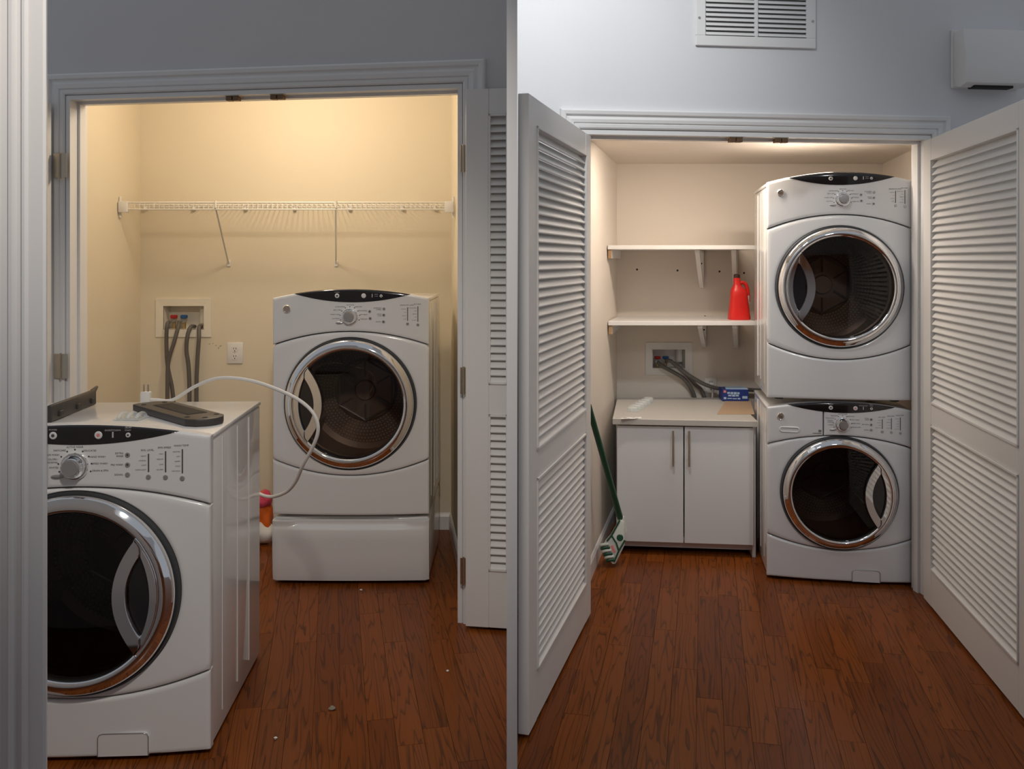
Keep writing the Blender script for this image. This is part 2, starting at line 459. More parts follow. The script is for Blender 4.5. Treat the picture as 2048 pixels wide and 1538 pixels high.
def baseboard(name, m, a, b, h=0.09, t=0.012, label=''):
    a, b = Vector(a), Vector(b); d = (b - a).normalized(); n = Vector((d.y, -d.x))
    prof = [(0, 0), (t, 0), (t, h - 0.02), (t * 0.5, h - 0.006), (0, h)]
    vs = [(*(p + n * q[0]), q[1]) for p in (a, b) for q in prof]
    k = len(prof)
    o = MB().add(vs, [(i, (i + 1) % k, k + (i + 1) % k, k + i) for i in range(k)] + [tuple(range(k)), tuple(range(k, 2 * k))]).build(name, m, smooth=0)
    return struct(o, label)


baseboard('baseboard_middle', 'trim', (-0.329, LB), (-0.182, 3.75), label='white baseboard beside the pedestal of the single dryer')
baseboard('baseboard_left', 'trim', (-1.9, 4.02), (-2.0, LB), label='white baseboard below the cream side wall')
baseboard('baseboard_back', 'trim', (-1.99, LB), (-0.335, LB), label='white baseboard below the cream back wall')
baseboard('baseboard_inner', 'trim', (0.295, 3.86), (0.597, RB), label='white baseboard behind the green mop')

rear = struct(MB().box(-3.2, 3.2, -1.45, -1.30, 0, 3.2).build('wall_rear', 'wall_dimmed', smooth=0), 'hall wall opposite the closets')
for i, x in enumerate((0.35, 0.83, 1.31, 1.79, -1.9, -1.42)):
    c = MB().rbox(x, x + 0.46, -1.298, -1.02, 1.35, 2.25, 0.004, 1).build('wall_cupboard', 'cupboard', rear)
    MB().rbox(x + 0.05, x + 0.41, -1.021, -1.012, 1.42, 2.18, 0.004, 1).build('cupboard_panel', 'cupboard', c)
    b = MB().rbox(x, x + 0.46, -1.298, -0.80, 0.05, 0.88, 0.004, 1).build('floor_cupboard', 'cupboard', rear)
    MB().rbox(x + 0.05, x + 0.41, -0.801, -0.792, 0.12, 0.80, 0.004, 1).build('cupboard_panel', 'cupboard', b)
# foreground door casing at the far left of the picture
cx1 = X(90, 1.62); cy = 1.62
prof = [(cx1 - 0.004, cy + 0.016), (cx1, cy + 0.004), (cx1 - 0.004, cy), (cx1 - 0.030, cy), (cx1 - 0.034, cy - 0.006), (cx1 - 0.039, cy - 0.006), (cx1 - 0.043, cy + 0.002),
        (cx1 - 0.052, cy + 0.002), (cx1 - 0.056, cy - 0.008), (cx1 - 0.062, cy - 0.008), (cx1 - 0.066, cy - 0.001), (cx1 - 0.078, cy - 0.003), (cx1 - 0.082, cy - 0.012), (cx1 - 0.13, cy - 0.014), (cx1 - 0.13, cy + 0.016)]
struct(MB().prism(prof, 0, 3.2).build('trim_5', 'trim', smooth=0), 'near white door casing with grooves at the left edge')


struct(MB().box(-3.2, X(90, 1.725) - 0.003, cy + 0.0165, cy + 0.10, 0, 3.2).build('wall_near', 'wall_dimmed', smooth=0), 'near hall wall behind the grooved white casing')


# ------------------------------------------------------------------ louvred doors
def louvre_door(name, loc, rz, W, Hh, label, stile=0.10, rails=((0.0, 0.165), (0.765, 0.855), (None, 0.085)), T=0.034, pitch=0.0295, sgn=1, right_stile=True):
    root = frame(name, loc, rz, label)
    z0 = 0.012
    st = MB().rbox(0, stile, 0, T, z0, Hh, 0.002, 1).build('stile', 'door', root)
    if right_stile:
        MB().rbox(W - stile, W, 0, T, z0, Hh, 0.002, 1).build('stile', 'door', root)
        xe = W - stile
    else:
        xe = W
    a0, a1 = z0, rails[0][1]; b0, b1 = rails[1]; c0, c1 = Hh - rails[2][1], Hh
    for za, zb in ((a0, a1), (b0, b1), (c0, c1)):
        MB().rbox(stile, xe, 0.001, T - 0.001, za, zb, 0.002, 1).build('rail', 'door', root)
    for za, zb in ((a1, b0), (b1, c0)):     # thin beads that frame the louvre field
        bead = MB()
        for x in (stile, xe - 0.007):
            bead.box(x, x + 0.007, -0.004, T + 0.004, za, zb)
        bead.box(stile, xe, -0.004, T + 0.004, za, za + 0.007); bead.box(stile, xe, -0.004, T + 0.004, zb - 0.007, zb)
        bead.build('bead', 'door', root, smooth=0)
    sl = None
    for za, zb in ((a1 + 0.007, b0 - 0.007), (b1 + 0.007, c0 - 0.007)):
        n = max(1, int(round((zb - za) / pitch))); p = (zb - za) / n
        for i in range(n):
            z = za + p * (i + 0.5)
            if sl is None:
                L2, t2 = 0.0235, 0.0032
                sl = MB().rbox(stile + 0.005, xe - 0.005, -L2, L2, -t2, t2, 0.0022, 1).build('slat', 'door', root)
                sl.location = (0, T / 2, z); sl.rotation_euler = (sgn * math.radians(52), 0, 0)
            else:
                share(sl, root, (0, T / 2, z), (sgn * math.radians(52), 0, 0))
    return root


# right place: both doors swing towards the viewer
dl0, dl1 = Vector((0.288, 3.672)), Vector((0.0180, 2.73))
angl = math.atan2(dl1.y - dl0.y, dl1.x - dl0.x)
louvre_door('door_1', (dl0.x, dl0.y, 0), angl, (dl1 - dl0).length, 1.955, 'white louvred closet door swung open beside the mop', sgn=-1)
dr0, dr1 = Vector((1.752, 3.832)), Vector((X(2064, 2.76), 2.76))
angr = math.atan2(dr1.y - dr0.y, dr1.x - dr0.x)
louvre_door('door_2', (dr0.x, dr0.y, 0), angr, (dr1 - dr0).length, 1.955, 'white louvred closet door swung open beside the stacked machines', sgn=1)
# left place: leaf folded flat against the wall right of the dryer, and the left leaf in shade
e3 = LL + (LR - LL) * ((LW + 0.026) / LW); nrm = Vector((math.sin(LA), -math.cos(LA)))
p3 = e3 + nrm * 0.064
d3 = louvre_door('door_3', (p3.x, p3.y, 0), LA, (-0.0165 - p3.x) / math.cos(LA), 2.12, 'white louvred closet leaf folded back beside the single dryer', stile=0.092,
            rails=((0, 0.235), (0.845, 0.965), (None, 0.1)), sgn=1, right_stile=False)
e4 = LL + (LR - LL) * (-0.55 / LW) + nrm * 0.066
d4 = louvre_door('door_4', (e4.x, e4.y, 0), LA, 0.50, 2.12, 'shaded closet door folded back behind the near white casing', stile=0.20, sgn=1)


# hinges and catches
def hinge(door, x, y, z, leaf=0.032, h=0.105):
    w = LL + Vector((math.cos(LA), math.sin(LA))) * x + Vector((-math.sin(LA), math.cos(LA))) * y - Vector(door.location[:2])
    c = Vector((w.x * math.cos(LA) + w.y * math.sin(LA), -w.x * math.sin(LA) + w.y * math.cos(LA), z))
    r = MB().rbox(-leaf, leaf, -0.0015, 0.0015, 0, h, 0.001, 1).build('hinge', 'hinge', door); r.location = c
    MB().tube([(0, -0.002, -0.003), (0, -0.002, h + 0.003)], 0.0042, 10).build('knuckle', 'hinge', r)
    for sx in (-0.6, 0.6):
        for zz in (0.15, 0.5, 0.85):
            MB().lathe([(0.0, -0.0022), (0.003, -0.0020), (0.0034, -0.0012)], (sx * leaf, 0, zz * h), n=10).build('screw', 'nickel', r)


hinge(d4, -0.014, -0.026, Z(356, 3.86))
hinge(d4, -0.010, -0.026, Z(756, 3.86))
for py in (345, 785, 1162):
    hinge(d3, LW + 0.012, -0.034, Z(py, 3.6), 0.014)


def catch(org, ang, Hh, x, label):
    p = org + Vector((math.cos(ang), math.sin(ang))) * x + Vector((-math.sin(ang), math.cos(ang))) * 0.020
    r = thing('door_catch', label, 'catch', (p.x, p.y, Hh - 0.018), ang)
    MB().rbox(-0.030, 0.030, -0.022, 0.022, -0.004, 0.0, 0.001, 1).build('plate', 'hinge', r)
    MB().rbox(-0.028, -0.002, -0.022, 0.008, -0.022, -0.004, 0.002, 1).build('spring_arm', 'oldbrass', r)
    MB().rbox(0.002, 0.028, -0.022, 0.008, -0.022, -0.004, 0.002, 1).build('spring_arm', 'oldbrass', r)
    MB().lathe([(0, -0.007), (0.004, -0.006), (0.005, -0.004)], (0, 0.014, 0), 'z', 10).build('screw', 'steel', r)


catch(LL, LA, LH, LW * 0.435, 'left metal catch under the header of the cream closet')
catch(LL, LA, LH, LW * 0.548, 'right metal catch under the header of the cream closet')
catch(RL, RA, RH, RW * 0.435, 'left metal catch under the header above the stacked machines')
catch(RL, RA, RH, RW * 0.565, 'right metal catch under the header above the stacked machines')

# ------------------------------------------------------------------ laundry machines
WASH_TXT = [('WHITES', -0.062, -0.006, 'RIGHT'), ('COLORS /', -0.062, 0.026, 'RIGHT'), ('NORMAL', -0.062, 0.014, 'RIGHT'), ('STAIN WASH', -0.058, 0.043, 'RIGHT'), ('EASYCARE', -0.034, 0.060, 'RIGHT'),
            ('ACTIVE WEAR', 0.0, 0.072, 'CENTER'), ('DELICATES', 0.032, 0.058, 'LEFT'), ('HAND WASH', 0.054, 0.034, 'LEFT'), ('SPEED WASH', 0.064, 0.008, 'LEFT'), ('DRAIN & SPIN', 0.064, -0.019, 'LEFT'),
            ('EXTRA', 0.180, 0.046, 'RIGHT'), ('RINSE', 0.180, 0.035, 'RIGHT'), ('PRE WASH', 0.180, 0.002, 'RIGHT'), ('SIGNAL', 0.180, -0.036, 'RIGHT')]
WASH_BAR = [(0.273, 0.042, -0.028, 'SOIL LEVEL', ('HEAVY', 'NORMAL', 'LIGHT', 'EXTRA LIGHT')), (0.336, 0.050, -0.031, 'SPIN SPEED', ('HIGH', 'MEDIUM', 'LOW', 'NO SPIN')),
            (0.398, 0.056, -0.037, 'WASH TEMP', ('SANITIZE', 'HOT', 'WARM', 'COLD', 'TAP COLD'))]
DRY_TXT = [('COTTONS', -0.066, -0.013, 'RIGHT'), ('MIXED LOAD', -0.066, 0.014, 'RIGHT'), ('EASY CARE', -0.056, 0.042, 'RIGHT'), ('ACTIVE WEAR', -0.030, 0.062, 'RIGHT'), ('DELICATES', 0.002, 0.074, 'CENTER'),
           ('SPEED DRY', 0.030, 0.062, 'LEFT'), ('DEWRINKLE', 0.054, 0.038, 'LEFT'), ('DRY RACK', 0.064, 0.013, 'LEFT'), ('TIMED DRY', 0.064, -0.016, 'LEFT'),
           ('EXTENDED', 0.200, 0.054, 'RIGHT'), ('TUMBLE', 0.200, 0.044, 'RIGHT'), ('DRUM', 0.200, 0.015, 'RIGHT'), ('LAMP', 0.200, 0.005, 'RIGHT'), ('SIGNAL', 0.198, -0.033, 'RIGHT')]
DRY_BAR = [(0.365, 0.058, -0.028, 'SENSOR DRY LEVEL', ('MORE DRY', 'DRY', 'LESS DRY', 'DAMP')), (0.430, 0.064, -0.034, 'DRY TEMP', ('ANTI BACTERIAL', 'HIGH', 'MEDIUM', 'LOW', 'NO HEAT'))]


def machine(name, label, group, loc, rz, W, Hh, Dp, R, kind, dial_u=0.0):
    root = thing(name, label, kind, loc, rz, group)
    wash = kind == 'washer'
    bul = 0.022
    g = 0.0022; er = 0.010
    crown = lambda x: Hh - 0.040 * Hh * (2 * x / W) ** 2
    s1 = lambda x: Hh * 0.815 - 0.062 * Hh * (2 * x / W) ** 2
    s2 = lambda x: Hh * 0.185 + 0.068 * Hh * (2 * x / W) ** 2
    bulge = lambda x: -bul * (1 - (2 * x / W) ** 2)

    def rnd(d, r=er):
        d = max(0.0, min(d, r)); return r - math.sqrt(max(0, r * r - (r - d) ** 2))

    def panel(nm, m, x0, x1, zlo, zhi, re=er, nx=40):
        fr = [0, .02, .06, .15, .3, .5, .7, .85, .94, .98, 1]
        vs_ = [0, .012, .035, .07, .12, .25, .4, .5, .6, .75, .88, .93, .965, .988, 1]
        xs = sorted(set([x0 + (x1 - x0) * t for t in [0, .003, .008, .016, .03] + [i / nx for i in range(2, nx - 1)] + [.97, .984, .992, .997, 1]]))
        rows = []
        for v in vs_:
            row = []
            for x in xs:
                a, b = zlo(x), zhi(x); z = a + (b - a) * v
                dd = min(x - x0, x1 - x); dz = min(z - a, b - z)
                row.append((x, bulge(x) + max(rnd(dd, re), rnd(dz, re)), z))
            rows.append(row)
        mb = MB(); n = len(xs); k = len(rows)
        border = [rows[0][j] for j in range(n)] + [rows[i][-1] for i in range(1, k)] + [rows[-1][j] for j in range(n - 2, -1, -1)] + [rows[i][0] for i in range(k - 2, 0, -1)]
        mb.grid(rows); b0 = len(mb.v); q = len(border)
        mb.v += border + [(p[0], 0.035, p[2]) for p in border]
        mb.f += [(b0 + i, b0 + (i + 1) % q, b0 + q + (i + 1) % q, b0 + q + i) for i in range(q)]
        return mb.build(nm, m, root, 40)

    # cabinet
    cb = MB().rbox(-W / 2 + 0.003, W / 2 - 0.003, 0.022, Dp, 0.008, Hh * 0.945, 0.008, 2)
    cb.f = [f for f in cb.f if max(cb.v[i][1] for i in f) > 0.024]      # open behind the front panels, where the drum sits
    cb.build('cabinet_body', 'enamel', root)
    MB().rbox(-W / 2, W / 2, 0.03, Dp, Hh * 0.945, Hh * 0.96, 0.005, 2).build('top_panel', 'enamel', root)
    for t in (0.22, 0.50, 0.74):
        for sx in (-1, 1):
            MB().rbox(sx * (W / 2 - 0.003) - 0.002, sx * (W / 2 - 0.003) + 0.002, Dp * t - 0.003, Dp * t + 0.003, 0.06, Hh * 0.93, 0.001, 1).build('side_rib', 'enamel', root)
    for sx in (-1, 1):
        for yy in (0.06, Dp - 0.06):
            MB().lathe([(0.0, 0.0), (0.02, 0.0), (0.02, 0.009), (0.0, 0.009)], (sx * (W / 2 - 0.06), yy, 0), 'z', 12).build('foot', 'rubber', root)
    # console
    xs = -0.11 * W
    if wash:
        dz_top = lambda x: crown(x)
        panel('detergent_drawer', 'enamel2', -W / 2, xs - g, lambda x: s1(x) + g, crown, 0.008, 24)
        panel('control_panel', 'enamel2', xs + g, W / 2, lambda x: s1(x) + g, crown, 0.008)
    else:
        panel('control_panel', 'enamel2', -W / 2, W / 2, lambda x: s1(x) + g, crown, 0.008)
    panel('lower_panel', 'enamel', -W / 2, W / 2, lambda x: 0.012, lambda x: s2(x) - g, 0.008)
    # front panel with the round door hole
    cz = Hh * 0.50; Rh = R * 1.035
    N = 144; rows = []
    for i in range(N + 1):
        a = 2 * PI * (i % N) / N; ca, sa = math.cos(a), math.sin(a)
        lo, hi = Rh, 2.0
        for _ in range(40):
            md = (lo + hi) / 2; x, z = md * ca, cz + md * sa
            if abs(x) < W / 2 and s2(x) + g < z < s1(x) - g:
                lo = md
            else:
                hi = md
        row = []
        for t in (0, 0.03, 0.10, 0.25, 0.5, 0.75, 0.9, 0.96, 0.985, 1):
            r = Rh + (lo - Rh) * t; x, z = r * ca, cz + r * sa
            d = min(W / 2 - abs(x), s1(x) - g - z, z - s2(x) - g); dh = r - Rh
            row.append((x, bulge(x) + max(rnd(d), rnd(dh + 0.002, 0.008)), z))
        row.append((row[-1][0], 0.035, row[-1][2]))
        rows.append(row)
    mb = MB().grid(rows)
    mb.grid([[r[0], (r[0][0], 0.05, r[0][2])] for r in rows])
    bm = bmesh.new(); V = [bm.verts.new(v) for v in mb.v]
    for f in mb.f:
        try:
            bm.faces.new([V[i] for i in f])
        except ValueError:
            pass
    bmesh.ops.remove_doubles(bm, verts=bm.verts[:], dist=1e-6)
    MB().bm(bm).build('front_panel', 'enamel', root, 40)
    # drum behind the glass
    yb = -bul
    dr = MB().lathe([(Rh * 1.0, 0.035), (Rh * 1.0, 0.05), (R * 0.90, 0.055), (R * 0.90, 0.075), (R * 1.02, 0.085), (R * 1.02, 0.42), (R * 0.90, 0.44)], (0, 0, cz), n=48).build('drum', 'steel', root)
    MB().lathe([(R * 0.94, 0.436), (R * 0.55, 0.425), (R * 0.5, 0.41), (R * 0.18, 0.405), (R * 0.16, 0.39), (0.0, 0.39)], (0, 0, cz), n=48).build('drum_back', 'steel', dr)
    star = MB()
    for k in range(6):
        a = PI / 6 + k * PI / 3; b = a + PI / 3
        p, q = (R * 0.52 * math.cos(a), 0.402, cz + R * 0.52 * math.sin(a)), (R * 0.52 * math.cos(b), 0.402, cz + R * 0.52 * math.sin(b))
        star.tube([p, q], 0.005, 6); star.tube([(p[0] * 0.45, 0.398, cz + (p[2] - cz) * 0.45), p], 0.004, 6)
    st = star.build('drum_emboss', 'btn', dr); st['kind'] = 'stuff'
    pf = MB(); rr = 0.56
    while rr < 0.90:
        n = int(2 * PI * rr / 0.055)
        for k in range(n):
            a = 2 * PI * k / n
            x, z = R * rr * math.cos(a), cz + R * rr * math.sin(a)
            pf.add([(x + 0.0032 * math.cos(t * PI / 3), 0.4225, z + 0.0032 * math.sin(t * PI / 3)) for t in range(6)], [(0, 1, 2, 3, 4, 5)])
        rr += 0.055
    pf = pf.build('drum_perforations', 'btnw', dr, 0); pf['kind'] = 'stuff'
    for k in range(3):
        a = PI / 2 + k * 2 * PI / 3
        u = Vector((math.cos(a), 0, math.sin(a))); t = Vector((-math.sin(a), 0, math.cos(a))); c0 = Vector((0, 0, cz))
        b = [c0 + u * R * 1.01 + t * 0.035, c0 + u * R * 1.01 - t * 0.035, c0 + u * R * 0.80 - t * 0.010, c0 + u * R * 0.80 + t * 0.010]
        MB().add([(p.x, 0.12, p.z) for p in b] + [(p.x, 0.41, p.z) for p in b], [(0, 1, 2, 3), (4, 5, 6, 7), (0, 1, 5, 4), (1, 2, 6, 5), (2, 3, 7, 6), (3, 0, 4, 7)]).build('drum_baffle', 'steel', dr, 0)
    # door: gasket, chrome ring, glass, handle
    MB().lathe([(R * 1.034, yb + 0.030), (R * 1.030, yb + 0.004), (R * 1.015, yb - 0.002), (R * 0.985, yb + 0.002), (R * 0.97, yb + 0.03)], (0, 0, cz), n=96).build('door_gasket', 'rubber', root)
    door = MB().lathe([(R * 0.985, yb + 0.030), (R * 0.998, yb - 0.004), (R * 0.992, yb - 0.018), (R * 0.972, yb - 0.026), (R * 0.950, yb - 0.028), (R * 0.935, yb - 0.034), (R * 0.880, yb - 0.038),
                       (R * 0.852, yb - 0.034), (R * 0.838, yb - 0.027), (R * 0.826, yb - 0.014), (R * 0.82, yb + 0.03)], (0, 0, cz), n=128).build('door', 'chrome', root, 50)
    MB().lathe([(0.0, yb - 0.026), (R * 0.3, yb - 0.025), (R * 0.6, yb - 0.021), (R * 0.83, yb - 0.014)], (0, 0, cz), n=64).build('door_glass', 'glassd' if wash else 'glass', door, 60)
    sg = 1 if wash else -1
    # handle: chrome crescent with a pointed opening
    ts = [(-0.60 + 1.20 * i / 48) for i in range(49)]
    edge = lambda t: math.sqrt(max(0.0, 0.855 ** 2 - t * t))
    inner = lambda t: 0.40 + 0.235 * (t / 0.585) ** 2
    left = lambda t: 0.765 - 0.085 * (t / 0.40) ** 2
    right = lambda t: 0.545 + 0.135 * (t / 0.40) ** 2
    seam = lambda t: max(inner(t), min(0.68, edge(t) - 0.01))
    hb = MB(); yf = yb - 0.040; yk = yb - 0.022
    for (fa, fb) in ((inner, lambda t: right(t) if abs(t) < 0.40 else seam(t)), (lambda t: left(t) if abs(t) < 0.40 else seam(t), edge)):
        rows = []
        for t in ts:
            a, b = fa(t), fb(t)
            if b < a:
                b = a
            e = min(0.012, (b - a) * 0.3)
            z = cz + t * R
            rows.append([(sg * a * R, yk, z), (sg * (a + 0.15 * e) * R, yf + 0.004, z), (sg * (a + e) * R, yf, z), (sg * (b - e) * R, yf, z), (sg * (b - 0.15 * e) * R, yf + 0.004, z), (sg * b * R, yk, z), (sg * b * R, yk + 0.002, z), (sg * a * R, yk + 0.002, z)])
        hb.grid(rows)
    hb.build('door_handle', 'chrome', door, 40)
    rc = [(sg * left(t) * R, cz + t * R) for t in [-0.39 + 0.78 * i / 16 for i in range(17)]] + [(sg * right(t) * R, cz + t * R) for t in [0.39 - 0.78 * i / 16 for i in range(17)]]
    MB().prism(rc, yk + 0.0005, yk + 0.003, 'y').build('handle_recess', 'black', door, 0)
    # glossy black display lens along the crown
    xm, hw = 0.012 * W, 0.372 * W; rows = []
    for v in (0, 0.06, 0.3, 0.6, 0.85, 0.95, 1):
        row = []
        for i in range(49):
            s = -1 + 2 * i / 48; x = xm + hw * s
            zt = crown(x) + 0.0006; zb = zt - 0.058 * Hh * (1 - s * s); z = zb + (zt - zb) * v
            row.append((x, bulge(x) + rnd(crown(x) - z, 0.008) - 0.0013, z))
        rows.append(row)
    MB().grid(rows).build('display_lens', 'black', root, 60)
    # dial, buttons, bars, lettering
    dx, dz = dial_u * W, Hh * 0.880
    yd = bulge(dx)
    dial = MB().lathe([(W * 0.052, 0.004), (W * 0.052, -0.006), (W * 0.049, -0.010), (W * 0.045, -0.011), (W * 0.044, -0.018), (W * 0.040, -0.021), (W * 0.038, -0.030), (W * 0.034, -0.034), (0, -0.035)], (dx, yd, dz), n=40).build('dial', 'chrome', root, 40)
    MB().lathe([(W * 0.030, -0.0345), (W * 0.029, -0.0365), (0, -0.037)], (dx, yd, dz), n=32).build('dial_cap', 'btn', dial, 40)

    def button(nm, x, z, r, m, dot=None):
        o = MB().lathe([(r, 0.002), (r, -0.002), (r * 0.85, -0.0035), (0, -0.0035)], (x, bulge(x) + (rnd(crown(x) - z, 0.008)), z), n=20).build(nm, m, root, 40)
        if dot:
            MB().lathe([(r * 0.45, -0.0036), (0, -0.0042)], (x, bulge(x) + (rnd(crown(x) - z, 0.008)), z), n=12).build('button_mark', dot, o, 40)
        return o

    o = MB().lathe([(1, 0.002), (1, -0.002), (0.8, -0.004), (0, -0.004)], (0, 0, 0), n=24).build('button', 'btn', root, 40)
    for v in o.data.vertices:
        v.co.x *= W * 0.024; v.co.z *= W * 0.0085
    o.location = (dx - 0.066 * W, bulge(dx - 0.066 * W), dz - 0.040 * W)
    for k in range(9):
        a = math.radians(200 - k * 27.5)
        x, z = dx + 0.0625 * W * math.cos(a), dz + 0.0625 * W * math.sin(a)
        MB().lathe([(W * 0.0034, 0.001), (W * 0.0034, -0.0006), (0, -0.0006)], (x, bulge(x), z), n=8).build('dial_dot', 'ink', root, 0)
    items = []
    for s, x, z, al in (WASH_TXT if wash else DRY_TXT):
        items.append((s, dx + x * W, dz + z * W, 0.0098 * W, al))
    for (bx, bt, bb, ttl, lv) in (WASH_BAR if wash else DRY_BAR):
        x = dx + bx * W
        MB().box(x - 0.0024 * W, x + 0.0024 * W, bulge(x) - 0.001, bulge(x) + 0.004, dz + bb * W, dz + bt * W).build('level_bar', 'ink', root, 0)
        items.append((ttl, x - 0.004 * W, dz + (bt + 0.014) * W, 0.0100 * W, 'CENTER'))
        for i, s in enumerate(lv):
            items.append((s, x - 0.008 * W, dz + (bt + (bb - bt) * (i + 0.5) / len(lv)) * W, 0.0066 * W, 'RIGHT'))
        button('button', x, dz + (bb - 0.019) * W, 0.0095 * W, 'btn')
    if wash:
        bs = [(0.196, 0.040), (0.196, 0.002), (0.196, -0.036)]
    else:
        bs = [(0.126, 0.033), (0.129, -0.011), (0.216, 0.049), (0.215, 0.010), (0.213, -0.033)]
    for i, (x, z) in enumerate(bs):
        button('button', dx + x * W, dz + z * W, 0.0095 * W, 'btn', 'ink' if i % 3 != 2 else None)
    tm = text_mb(items)
    tm.v = [(x, bulge(x) - 0.0009, z) for x, y, z in tm.v]
    t = tm.build('printed_lettering', 'ink', root, 0, fix=False); t['kind'] = 'stuff'
    zc = Hh * 0.974
    bp = button('power_button', dx - 0.081 * W, zc - 0.003, 0.0145 * W, 'btnw', 'ink'); bp['label'] = 'round pale power button'
    button('start_button', dx + 0.088 * W, zc - 0.003, 0.0150 * W, 'btnw', 'pinkink' if wash else None)
    button('button', dx + 0.198 * W, zc - 0.004, 0.0095 * W, 'btnw', 'ink')
    x = dx + 0.142 * W
    MB().box(x - 0.0025 * W, x + 0.0025 * W, bulge(x) + rnd(crown(x) - zc, 0.008) - 0.0035, bulge(x), zc - 0.014 * W, zc + 0.008 * W).build('indicator_bar', 'whiteink', root, 0)
    tm = text_mb([('POWER', dx - 0.081 * W, zc + 0.018 * W, 0.0090 * W, 'CENTER')] + ([('BASKETCLEAN', dx + 0.142 * W, zc + 0.014 * W, 0.0090 * W, 'CENTER'), ('DELAY', dx + 0.198 * W, zc + 0.023 * W, 0.0078 * W, 'CENTER'), ('START', dx + 0.198 * W, zc + 0.013 * W, 0.0078 * W, 'CENTER')]
                      if wash else [('DELAY', dx + 0.180 * W, zc + 0.004 * W, 0.0078 * W, 'RIGHT'), ('START', dx + 0.180 * W, zc - 0.008 * W, 0.0078 * W, 'RIGHT')]))
    tm.v = [(x, bulge(x) + rnd(crown(x) - z, 0.008) - 0.0026, z) for x, y, z in tm.v]
    t = tm.build('display_lettering', 'whiteink', root, 0, fix=False); t['kind'] = 'stuff'
    # round maker's badge
    bx, bz = -0.405 * W, Hh * 0.912
    bd = MB().lathe([(W * 0.026, 0.003), (W * 0.026, -0.003), (W * 0.023, -0.005), (W * 0.021, -0.004), (0, -0.004)], (bx, bulge(bx), bz), n=32).build('badge', 'chrome', root, 40)
    MB().lathe([(W * 0.0205, -0.0042), (0, -0.0044)], (bx, bulge(bx), bz), n=28).build('badge_field', 'steel', bd, 0)
    tm = text_mb([('G', bx - 0.0065 * W, bz + 0.001, 0.027 * W, 'CENTER'), ('E', bx + 0.0075 * W, bz - 0.002, 0.024 * W, 'CENTER')])
    tm.v = [(x, bulge(bx) - 0.0052, z) for x, y, z in tm.v]
    t = tm.build('badge_letters', 'chrome', bd, 0, fix=False); t['kind'] = 'stuff'
    if wash:
        # scooped grip and small print on the detergent drawer, service hatch below
        gx, gz = -0.345 * W, Hh * 0.836 + 0.004; L2, r2 = 0.050 * W, 0.016 * W
        loop = [(gx + L2 + r2 * math.cos(a), gz + r2 * math.sin(a)) for a in [-PI / 2 + PI * i / 10 for i in range(11)]] + [(gx - L2 - r2 * math.cos(a), gz - r2 * math.sin(a)) for a in [-PI / 2 + PI * i / 10 for i in range(11)]]
        gp = MB().tube([(x, bulge(x) - 0.001, z) for x, z in loop + loop[:1]], 0.0035, 8, False).build('drawer_grip', 'enamel2', root, 60)
        MB().prism([(gx + (x - gx) * 0.93, gz + (z - gz) * 0.85) for x, z in loop], bulge(gx - L2 - r2) - 0.0022, bulge(gx) + 0.008, 'y').build('grip_shading_plate', 'btnw', gp, 0)  # flat greyer plate inside the rim, its colour stands for shade in the grip
        tm = MB().add([(-0.185 * W, 0, Hh * 0.824), (-0.125 * W, 0, Hh * 0.824), (-0.125 * W, 0, Hh * 0.828), (-0.185 * W, 0, Hh * 0.828), (-0.145 * W, 0, Hh * 0.833), (-0.125 * W, 0, Hh * 0.833), (-0.125 * W, 0, Hh * 0.846), (-0.145 * W, 0, Hh * 0.846)], [(0, 1, 2, 3), (4, 5, 6, 7)])
        tm.v = [(x, bulge(x) - 0.0009, z) for x, y, z in tm.v]
        t = tm.build('drawer_print', 'btn', root, 0, fix=False); t['kind'] = 'stuff'
        hx0, hx1, hz1 = 0.085 * W, 0.275 * W, 0.082 * Hh
        path = [(hx0, 0.014), (hx0, hz1 - 0.012), (hx0 + 0.004, hz1 - 0.003), (hx0 + 0.014, hz1), (hx1 - 0.014, hz1), (hx1 - 0.004, hz1 - 0.003), (hx1, hz1 - 0.012), (hx1, 0.014)]
        MB().prism(path, -0.0225, 0.01, 'y').build('service_hatch', 'enamel', root, 0)
        MB().tube([(x, -0.0228, z) for x, z in path], 0.0016, 6).build('hatch_seam', 'btn', root, 60)
    return root


GRP = None
# left place: dryer on a pedestal drawer
DD = 4.03
dW = X(858, DD) - X(545, DD); dX = (X(858, DD) + X(545, DD)) / 2
zped = 0.300
ped = thing('dryer_pedestal', 'white pedestal drawer on the floor under the single dryer', 'pedestal', (dX, DD, 0), 0)
MB().rbox(-dW / 2 + 0.004, dW / 2 - 0.004, 0.02, 0.60, 0.012, zped - 0.004, 0.006, 2).build('pedestal_body', 'enamel', ped)
rows = []
for k, (z, yo) in enumerate([(0.014, 0.012), (0.018, -0.004), (0.045, -0.010), (0.12, -0.014), (0.20, -0.016), (0.245, -0.018), (0.256, -0.014), (0.262, 0.0), (0.270, 0.004), (0.284, 0.002), (0.288, 0.010)]):
    row = []
    for i in range(41):
        s = -1 + 2 * i / 40; x = s * dW / 2
        y = yo - 0.008 * (1 - s * s) + (0.012 if abs(s) > 0.985 else 0.0)
        if 6 <= k <= 9 and abs(s) > 0.72:
            y = min(y, -0.012 - 0.006 * (1 - s * s)) + (0.010 if abs(s) > 0.985 else 0)
        row.append((x, y, z))
    rows.append(row)
dp = MB().grid(rows)
q = [rows[0][j] for j in range(41)] + [r[-1] for r in rows[1:]] + [rows[-1][j] for j in range(39, -1, -1)] + [rows[k][0] for k in range(len(rows) - 2, 0, -1)]
b0 = len(dp.v); n = len(q); dp.v += q + [(p[0], 0.03, p[2]) for p in q]; dp.f += [(b0 + i, b0 + (i + 1) % n, b0 + n + (i + 1) % n, b0 + n + i) for i in range(n)]
dp.build('drawer_front', 'enamel', ped, 50)
